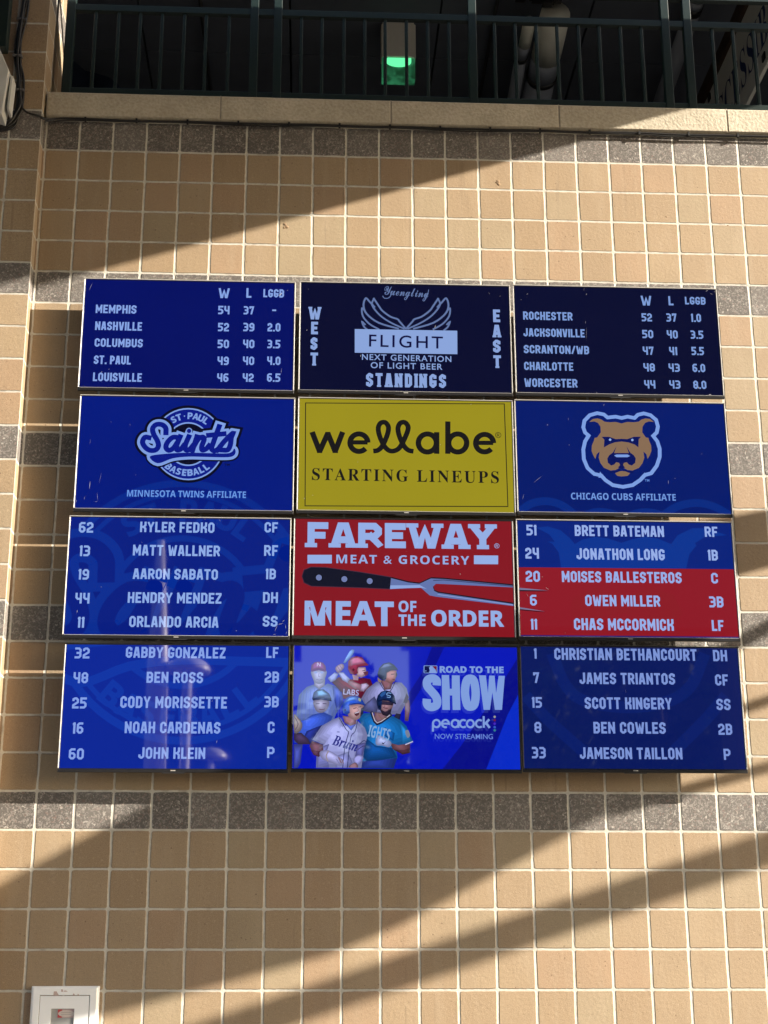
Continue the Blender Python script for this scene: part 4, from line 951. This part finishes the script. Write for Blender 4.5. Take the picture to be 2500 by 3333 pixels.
s42.stroke([(311, 1330), (309, 1440)], WP, SH, cell=K4, rnd=True); s42.stroke([(689, 1282), (689, 1398)], WP, SH, cell=K4, cap='butt')
s42.stroke(arc(496, 1336, 52, 20, -292, 22, 54)[::-1], WP, SH, cell=K4, cap='butt'); s42.stroke([(450, 1336), (552, 1336)], 26, SH, cell=K4, cap='butt')
for cx in (763, 1003): s42.stroke(arc(cx, 1336, 52, 48, 312, 20, 54), WP, SH, cell=K4, cap='butt')
s42.stroke([(1066, 1225), (1068, 1398)], WP, SH, cell=K4, cap='butt'); s42.stroke([(1082, 1345), (1150, 1272)], 30, SH, cell=K4, cap='butt'); s42.stroke([(1096, 1318), (1156, 1400)], 32, SH, cell=K4, cap='butt'); s42.end()
s42.begin('coloured_dot')
for y, c in ((1235, (150, 150, 150)), (1285, (104, 26, 70)), (1338, (70, 40, 190)), (1390, (52, 90, 190)), (1436, (50, 120, 140))): s42.ell(1230, y, 19, 19, c, K4, 12)
s42.end()
s42.begin('streaming_line'); s42.font('NOW STREAMING', 337, 1203, 1489, 1567, (104, 134, 220), .006, cell=K4); s42.end()

B43 = (9, 24, 92); F43 = (10, 29, 104)
s43 = Screen('dark blue roster screen starting with number 1, bottom right of the grid', (1680, 2070, .4943), rct(.549, 1.763, '4', .010), B43, silver=(0, 1, 0))
s43.begin('faint_emblem')
for L in ([(250, 150), (330, 330), (460, 430), (740, 470), (1000, 430), (1150, 330), (1230, 150)], [(90, 420), (220, 560), (420, 740)], [(1360, 420), (1240, 560), (1060, 740)]): s43.stroke(smooth(L), 70, F43)
s43.end()
names_rows(s43, [
 [('1', 118, 135, 81, 149), ('CHRISTIAN BETHANCOURT', 253, 1190, 83, 160), ('DH', 1298, 1390, 92, 166)],
 [('7', 113, 152, 239, 310), ('JAMES TRIANTOS', 418, 1047, 243, 318), ('CF', 1311, 1396, 253, 326)],
 [('15', 105, 170, 402, 473), ('SCOTT KINGERY', 453, 1025, 405, 482), ('SS', 1320, 1412, 414, 488)],
 [('8', 121, 166, 566, 638), ('BEN COWLES', 510, 985, 567, 643), ('2B', 1332, 1423, 578, 651)],
 [('33', 104, 195, 731, 806), ('JAMESON TAILLON', 420, 1095, 735, 811), ('P', 1367, 1412, 743, 816)]], col=(124, 148, 214))
s43.scratches([(722, 365, 40, 4, 1.6)])

# ------------------------------------------------------------------ room sign
SX = 2.793
sign = thing('hanging_sign', 'long cream sign board with blue serif letters behind the railing at the right', 'sign', (SX, 2.2, 1.6))
mb = MB(); mb.box(SX, SX + .03, .9, 4.2, 1.585, 2.305, plain('cream_board', (.78, .78, .72), .7, 0, .06, 4)); mb.build('board', sign, .003)
mb = MB(); mb.box(SX - .03, SX + .06, .9, 4.2, 2.308, 2.45, plain('brown_timber', (.06, .035, .02), .7, 0, .3, 12)); mb.build('top_batten', sign, .004)
mb = MB(); lm = plain('blue_letter_paint', (.015, .035, .14), .6)
tr, asp = text_tris(Bs('ACCESSIBLE'), -.004, 1.05)
LY0, LY1 = 3.10, .98
for t_ in tr: mb.face([(SX - .003, LY0 + (LY1 - LY0) * p[0], 1.745 + .33 * p[1]) for p in t_], lm)
mb.build('lettering', sign)
for y, z in ((3.03, 2.25), (1.56, 1.66), (2.9, 1.64)):
    mb = MB(); mb.box(SX - .012, SX - .0005, y - .035, y + .035, z - .03, z + .03, BLACKP); mb.build('bolt_plate', sign, .003)

# ------------------------------------------------------------------ left edge: speaker, pipe, cables
sp = thing('wall_speaker', 'weathered white box speaker at the left edge beside the cables', 'speaker', (-2.55, -.2, 0))
mb = MB()
fr = [(-2.424, -.30, .150), (-2.424, -.22, -.150), (-2.452, -.28, -.150), (-2.80, -.34, .02), (-2.80, -.42, 1.05), (-2.52, -.30, .420)]
SPK = plain('weathered_white', (.50, .51, .50), .7, 0, .22, 7, .2)
mb.prism([(-2.424, -.30, .150), (-2.446, -.30, -.150), (-2.80, -.30, -.02), (-2.80, -.30, 1.0)], (0, .14, 0), SPK); mb.build('cabinet', sp, .006)
mb = MB(); mb.prism([(-2.418, -.27, .135), (-2.404, -.27, .130), (-2.412, -.27, -.095), (-2.426, -.27, -.095)], (0, .10, 0), SPK); mb.build('mounting_flange', sp, .002)
dp = MB(); dp.box(-2.56, -2.468, -.24, -.16, .35, 2.6, GREEN)
tag(dp.build('steel_post', None, .004), 'dark green steel post rising at the upper left corner above the white speaker', 'post')
cb = thing('cable_bundle', 'bundle of black cables running down the pilaster and along under the ledge', 'cable', (-2.4, -.13, .2))
mb = MB()
main = [(-2.392, -.13, 1.05), (-2.403, -.13, .761), (-2.413, -.13, .628), (-2.421, -.13, .474), (-2.419, -.13, .344), (-2.402, -.13, .215), (-2.391, -.13, .108), (-2.381, -.13, .023), (-2.405, -.13, -.051), (-2.435, -.13, -.105), (-2.49, -.13, -.132), (-2.7, -.13, -.16)]
for k, (dx, dy) in enumerate(((0, 0), (.012, .004), (-.011, .003), (.004, -.010), (-.005, .012), (.02, .006))):
    P = smooth([(x + dx * (1 + .5 * math.sin(i * 1.7 + k)) , y + dy, z - abs(dx) * (1 if i > 6 else 0)) for i, (x, y, z) in enumerate(main)], k=4)
    mb.tube(P, .0075, CABLE, 7)
mb.build('trunk_cable', cb)
mb = MB(); P = smooth([(-2.385, -.128, .03), (-2.366, -.128, .002), (-2.331, -.128, -.03), (-2.262, -.126, -.049), (-2.225, -.06, -.030), (-2.15, -.034, -.006)] + [(-2.0 + i * .28, -.034, -.004 - .007 * abs(math.sin(i * 1.3))) for i in range(17)], k=4)
mb.tube(P, .0062, CABLE, 7); mb.tube([(p[0] + .01, p[1] + .004, p[2] - .007 - .004 * math.sin(p[0] * 5)) for p in P[12:]], .005, CABLE, 6); mb.build('ledge_cable', cb)
mb = MB()
for x in (-2.4, -2.405):
    pass
for z, x in ((.62, -2.413), (.36, -2.42), (.12, -2.392)): mb.box(x - .026, x + .030, -.146, -.112, z - .006, z + .006, plain('clip_grey', (.12, .12, .13), .5))
for i in range(14):
    x = -2.0 + i * .31; mb.box(x - .006, x + .006, -.043, -.026, -.022, .004, CABLE)
mb.build('cable_clip', cb)

# ------------------------------------------------------------------ steel dispenser at lower left
STEEL = plain('steel_reflection_white', (.93, .95, .98), .24, .0, .03, 6)  # matte white base stands in for bright surroundings reflected in the metal
dsp = thing('towel_dispenser', 'brushed steel dispenser box with a small window on the wall at lower left', 'dispenser', (-1.818, -.04, -5.6))
x0, x1, zt, zb = -1.990, -1.646, -5.056, -5.75
mb = MB()
fr = .045
outer = [(x0, zt), (x1, zt), (x1, zb), (x0, zb)]; inn = [(x0 + fr, zt - fr), (x1 - fr, zt - fr), (x1 - fr, zb + fr), (x0 + fr, zb + fr)]
ring2 = [(x0 + .012, zt - .012), (x1 - .012, zt - .012), (x1 - .012, zb + .012), (x0 + .012, zb + .012)]
vs = [(x, .002, z) for x, z in outer] + [(x, -.022, z) for x, z in outer] + [(x, -.032, z) for x, z in ring2] + [(x, -.032, z) for x, z in inn] + [(x, -.024, z) for x, z in inn]
fs = []
for k in range(4):
    for a in range(4): fs.append((k * 4 + a, k * 4 + (a + 1) % 4, (k + 1) * 4 + (a + 1) % 4, (k + 1) * 4 + a))
mb.mesh(vs, fs, STEEL); mb.build('flange', dsp, .003)
wx0, wx1, wz1, wz0 = -1.884, -1.766, -5.166, -5.50
d0, d1, dt, db = x0 + fr + .003, x1 - fr - .003, zt - fr - .003, zb + fr + .003
mb = MB()
for a in ((d0, wx0, db, dt), (wx1, d1, db, dt), (wx0, wx1, wz1, dt), (wx0, wx1, db, wz0)): mb.box(a[0], a[1], -.031, -.012, a[2], a[3], STEEL)
mb.build('door', dsp)
mb = MB(); mb.box(wx0, wx1, -.022, -.014, wz0, wz1, plain('window_grey', (.34, .35, .35), .25)); mb.build('window', dsp)
lab = MB(); LW = plain('label_white', (.62, .55, .52), .6); LR = plain('label_red', (.50, .05, .06), .6)
lx0, lx1, lz1, lz0 = wx0 + .034, wx1 - .002, wz1 - .004, wz1 - .044
lab.face([(lx0, -.0225, lz0), (lx0 + .022, -.0225, lz0), (lx0 + .022, -.0225, lz1), (lx0, -.0225, lz1)], LR)
lab.face([(lx0 + .022, -.0225, lz0), (lx1, -.0225, lz0), (lx1, -.0225, lz1), (lx0 + .022, -.0225, lz1)], plain('label_pink', (.50, .36, .36), .6))
lab.face([(lx0 + .043 + .041 * math.cos(a * .314), -.0229, (lz0 + lz1) / 2 + .0165 * math.sin(a * .314)) for a in range(20)], LW)
for dz in (.004, -.006): lab.box(lx0 + .018, lx0 + .066, -.0233, -.0231, (lz0 + lz1) / 2 + dz, (lz0 + lz1) / 2 + dz + .002, plain('label_grey', (.35, .30, .30), .6))
lab.build('sticker', dsp)
mb = MB(); RB = plain('residue_pink', (.55, .43, .41), .8)
for x, z, a, h in ((-1.862, -5.092, .014, .010), (-1.832, -5.078, .006, .006), (-1.814, -5.081, .010, .0025), (-1.772, -5.097, .005, .004), (-1.75, -5.098, .004, .003)): mb.prism([(x - a, -.0325, z - h), (x + a, -.0325, z - h), (x + a * .1, -.0325, z + h), (x - a * .9, -.0325, z + h)], (0, -.0004, 0), RB)
mb.build('glue_residue', dsp)

# ------------------------------------------------------------------ unseen surroundings, some added only to throw shade or darken reflections in the glass
def cast(x, z, k): return (x + S.x * k, S.y * k, z + S.z * k)
CH = 1.22
up = lambda x: .325 * x - .402
def at_h(x, h): k = (h - up(x)) / S.z; return cast(x, up(x), k)
A1 = at_h(-3.2, CH); A2 = at_h(1.35, CH)
DK = plain('canopy_soffit', (.055, .062, .085), .9, 0, .2, 2)
mb = MB()
dirx = (A2[0] - A1[0]) / (A2[1] - A1[1])
A3 = (A2[0] + dirx * (-.45 - A2[1]), -.45, CH)
P = [(-9, -.45, CH), A3, A2, A1, (9.5, -5.6, CH), (13, -7.2, CH), (13, -12, CH), (-9, -12, CH)]  # outline shaped to throw the upper shade edge and darken upper screen reflections
can = thing('unseen_canopy', 'unseen flat dark canopy, its edge cut to throw the upper shade line', 'canopy', (0, -6, CH))
mb.prism(P, (0, 0, .22), DK); mb.build('roof_slab', can)
for x, y in ((-6, -11.4), (11, -11.4)):
    mb = MB(); mb.box(x - .15, x + .15, y - .15, y + .15, GZ, CH - .003, CONC); mb.build('column', can)

st = thing('shade_slabs', 'unseen flat slabs added to throw the bands of shade on the wall', 'shade caster', (7, -3, GZ))
def band(name, pts, k, th, m):
    mb = MB(); mb.prism([cast(x, z, k) for x, z in pts], (0, -th, 0), m); return mb.build(name, st)  # slabs cut to the shadow outlines, added to throw them on the wall
band('shade_slab_wide', [(-3.4, -5.23), (-1.44, -4.14), (.2, -3.23), (1.25, -3.2), (1.25, -4.06), (-.10, -4.76), (-.35, -4.86), (-1.55, -5.17), (-3.4, -5.62)], 2.9, .05, CONC)
band('shade_slab_low', [(-3.2, -5.90), (2.6, -4.03), (2.6, -4.22), (-3.2, -6.05)], 3.2, .04, GREEN)
band('shade_slab_side', [(1.45, -2.55), (2.6, -2.33), (2.6, -2.62), (1.45, -2.93)], 1.7, .03, GREEN)
band('shade_slab_thin', [(1.48, -3.36), (2.6, -2.77), (2.6, -2.85), (1.48, -3.45)], 1.9, .03, GREEN)
band('shade_slab_thin', [(1.45, -3.68), (2.6, -3.31), (2.6, -3.37), (1.45, -3.74)], 1.9, .03, GREEN)
band('shade_slab_thin', [(1.10, -4.11), (2.6, -3.70), (2.6, -3.76), (1.10, -4.17)], 1.9, .03, GREEN)
mb = MB(); mb.box(9.9, 10.1, -3.3, -3.1, GZ, .3, CONC); mb.build('shade_slab_post', st)

PWHITE = plain('lamp_white', (.86, .80, .78), .35, 0, .05, 5)
def lamp(label, x, y, zd, rad, top=None):
    t_ = thing('lamp_post', label, 'lamp post', (x, y, GZ), 'white dome lamp posts facing the wall')
    mb = MB(); mb.tube([(x, y, GZ), (x, y, zd)], [.085, .07], PWHITE, 12); mb.build('pole', t_)
    mb = MB(); mb.lathe([(rad * math.cos(a * math.pi / 20) if a < 10 else .01, rad * .62 * math.sin(a * math.pi / 20)) for a in range(11)], (x, y, zd), PWHITE); mb.lathe([(.05, -.02), (rad * .98, -.02), (rad, 0)], (x, y, zd), PWHITE); mb.build('dome', t_)
lamp('white dome lamp post reflected in the bottom left screen, the nearer one', -2.36, -14.0, -.64, .33)
lamp('white dome lamp post reflected in the bottom left screen, the farther one', -2.62, -24.0, -.45, .34)
mb = MB(); mb.tube([(-2.72, -14.0, GZ), (-2.80, -14.0, -.5), (-2.83, -14.0, 1.33)], [.17, .155, .055], PWHITE, 14)
tag(mb.build('flag_pole'), 'tall white tapering pole reflected in the left hand screens', 'pole')

dk = MB(); dk.box(-14, 8.6, -22, -20.5, 1.6, 4.8, plain('block_dark', (.05, .05, .055), .8));  # block added to keep bright sky out of the third row's reflections
for x in (-12, 8): dk.box(x - .4, x + .4, -21.8, -20.8, GZ, 1.598, CONC)
tag(dk.build('reflection_block'), 'unseen walkway-shaped dark block on piers, added to darken screen reflections', 'backdrop')

BARK = plain('bark', (.09, .065, .045), .9, 0, .3, 12)
def tree(label, x, y, h, r, col, n=900):
    t_ = thing('shade_tree', label, 'tree', (x, y, GZ), 'trees beyond the walkway')
    mb = MB(); mb.tube([(x, y, GZ), (x + .1, y, GZ + h * .4), (x, y, GZ + h * .8)], [.22, .16, .05], BARK, 8)
    for k in range(5):
        a = k * 1.26; mb.tube([(x + .05, y, GZ + h * (.35 + .06 * k)), (x + r * .6 * math.cos(a), y + r * .6 * math.sin(a), GZ + h * (.55 + .07 * k))], [.08, .02], BARK, 6)
    mb.build('trunk', t_)
    mb = MB(); fm = plain('foliage_' + str(int(col[1] * 1000)), col, .7, 0, .5, 1.5)
    cs = [(random.gauss(0, r * .45), random.gauss(0, r * .45), random.uniform(.42, .98) * h, random.uniform(.25, .5) * r) for _ in range(22)]
    for i in range(n):
        c = random.choice(cs); v = Vector((random.gauss(0, 1), random.gauss(0, 1), random.gauss(0, 1))).normalized() * c[3] * random.uniform(.5, 1.05)
        p = Vector((x + c[0], y + c[1], GZ + c[2])) + v
        a = Vector((random.uniform(-1, 1), random.uniform(-1, 1), random.uniform(-1, 1))).normalized() * .22; b_ = a.orthogonal().normalized() * .13
        mb.face([p - a, p - b_, p + a, p + b_], fm)
    mb.build('crown', t_)
for i, (x, y, h, r, c, lb) in enumerate([(5.6, -33, 9.5, 2.6, (.05, .085, .03), 'broad green tree in the left of the row beyond the dark block'), (9.5, -35, 12, 3.4, (.04, .07, .028), 'tallest dark green tree in the row beyond the dark block'),
    (14.5, -34, 11, 3.2, (.055, .08, .03), 'dark green tree at the right end of the row beyond the dark block'), (-9.5, -36, 8.5, 2.6, (.05, .075, .03), 'small green tree standing alone at the left beyond the dark block'),
    (1.9, -34, 10.4, 1.5, (.035, .055, .028), 'slim dark green tree at the right of the gap between the two far buildings'), (-.9, -31, 8.3, 1.5, (.035, .055, .028), 'low dark bushy tree at the left of the gap between the two far buildings'), (.6, -32, 8.6, 1.5, (.035, .055, .028), 'low dark bushy tree in the middle of the gap between the two far buildings')]): tree(lb, x, y, h, r, c)

def hall(label, x0, x1, y0, y1, zt):  # dark masses added so the bottom screens reflect less sky
    t_ = thing('backdrop_building', label, 'building', ((x0 + x1) / 2, y0, GZ))
    mb = MB(); mb.box(x0, x1, y0, y1, GZ, zt, plain('dark_cladding', (.035, .04, .05), .8, 0, .2, .6)); mb.build('wall', t_)
    mb = MB(); mb.box(x0 - .3, x1 + .3, y0 - .3, y1 + .3, zt + .003, zt + .35, plain('roof_edge', (.10, .10, .10), .7)); mb.build('roof', t_)
    for i in range(int((x1 - x0) / 3)):
        for z in (GZ + 1.2, GZ + 4.6):
            mb = MB(); mb.box(x0 + 1 + i * 3, x0 + 2.6 + i * 3, y1 + .003, y1 + .05, z, z + 1.7, plain('dark_glazing', (.02, .025, .03), .1)); mb.build('window', t_)
hall('unseen dark building added left of the sky gap to darken reflections', -30, -1.2, -52, -42, 7.5)
hall('unseen dark building added right of the sky gap to darken reflections', 3.4, 34, -52, -42, 8.0)
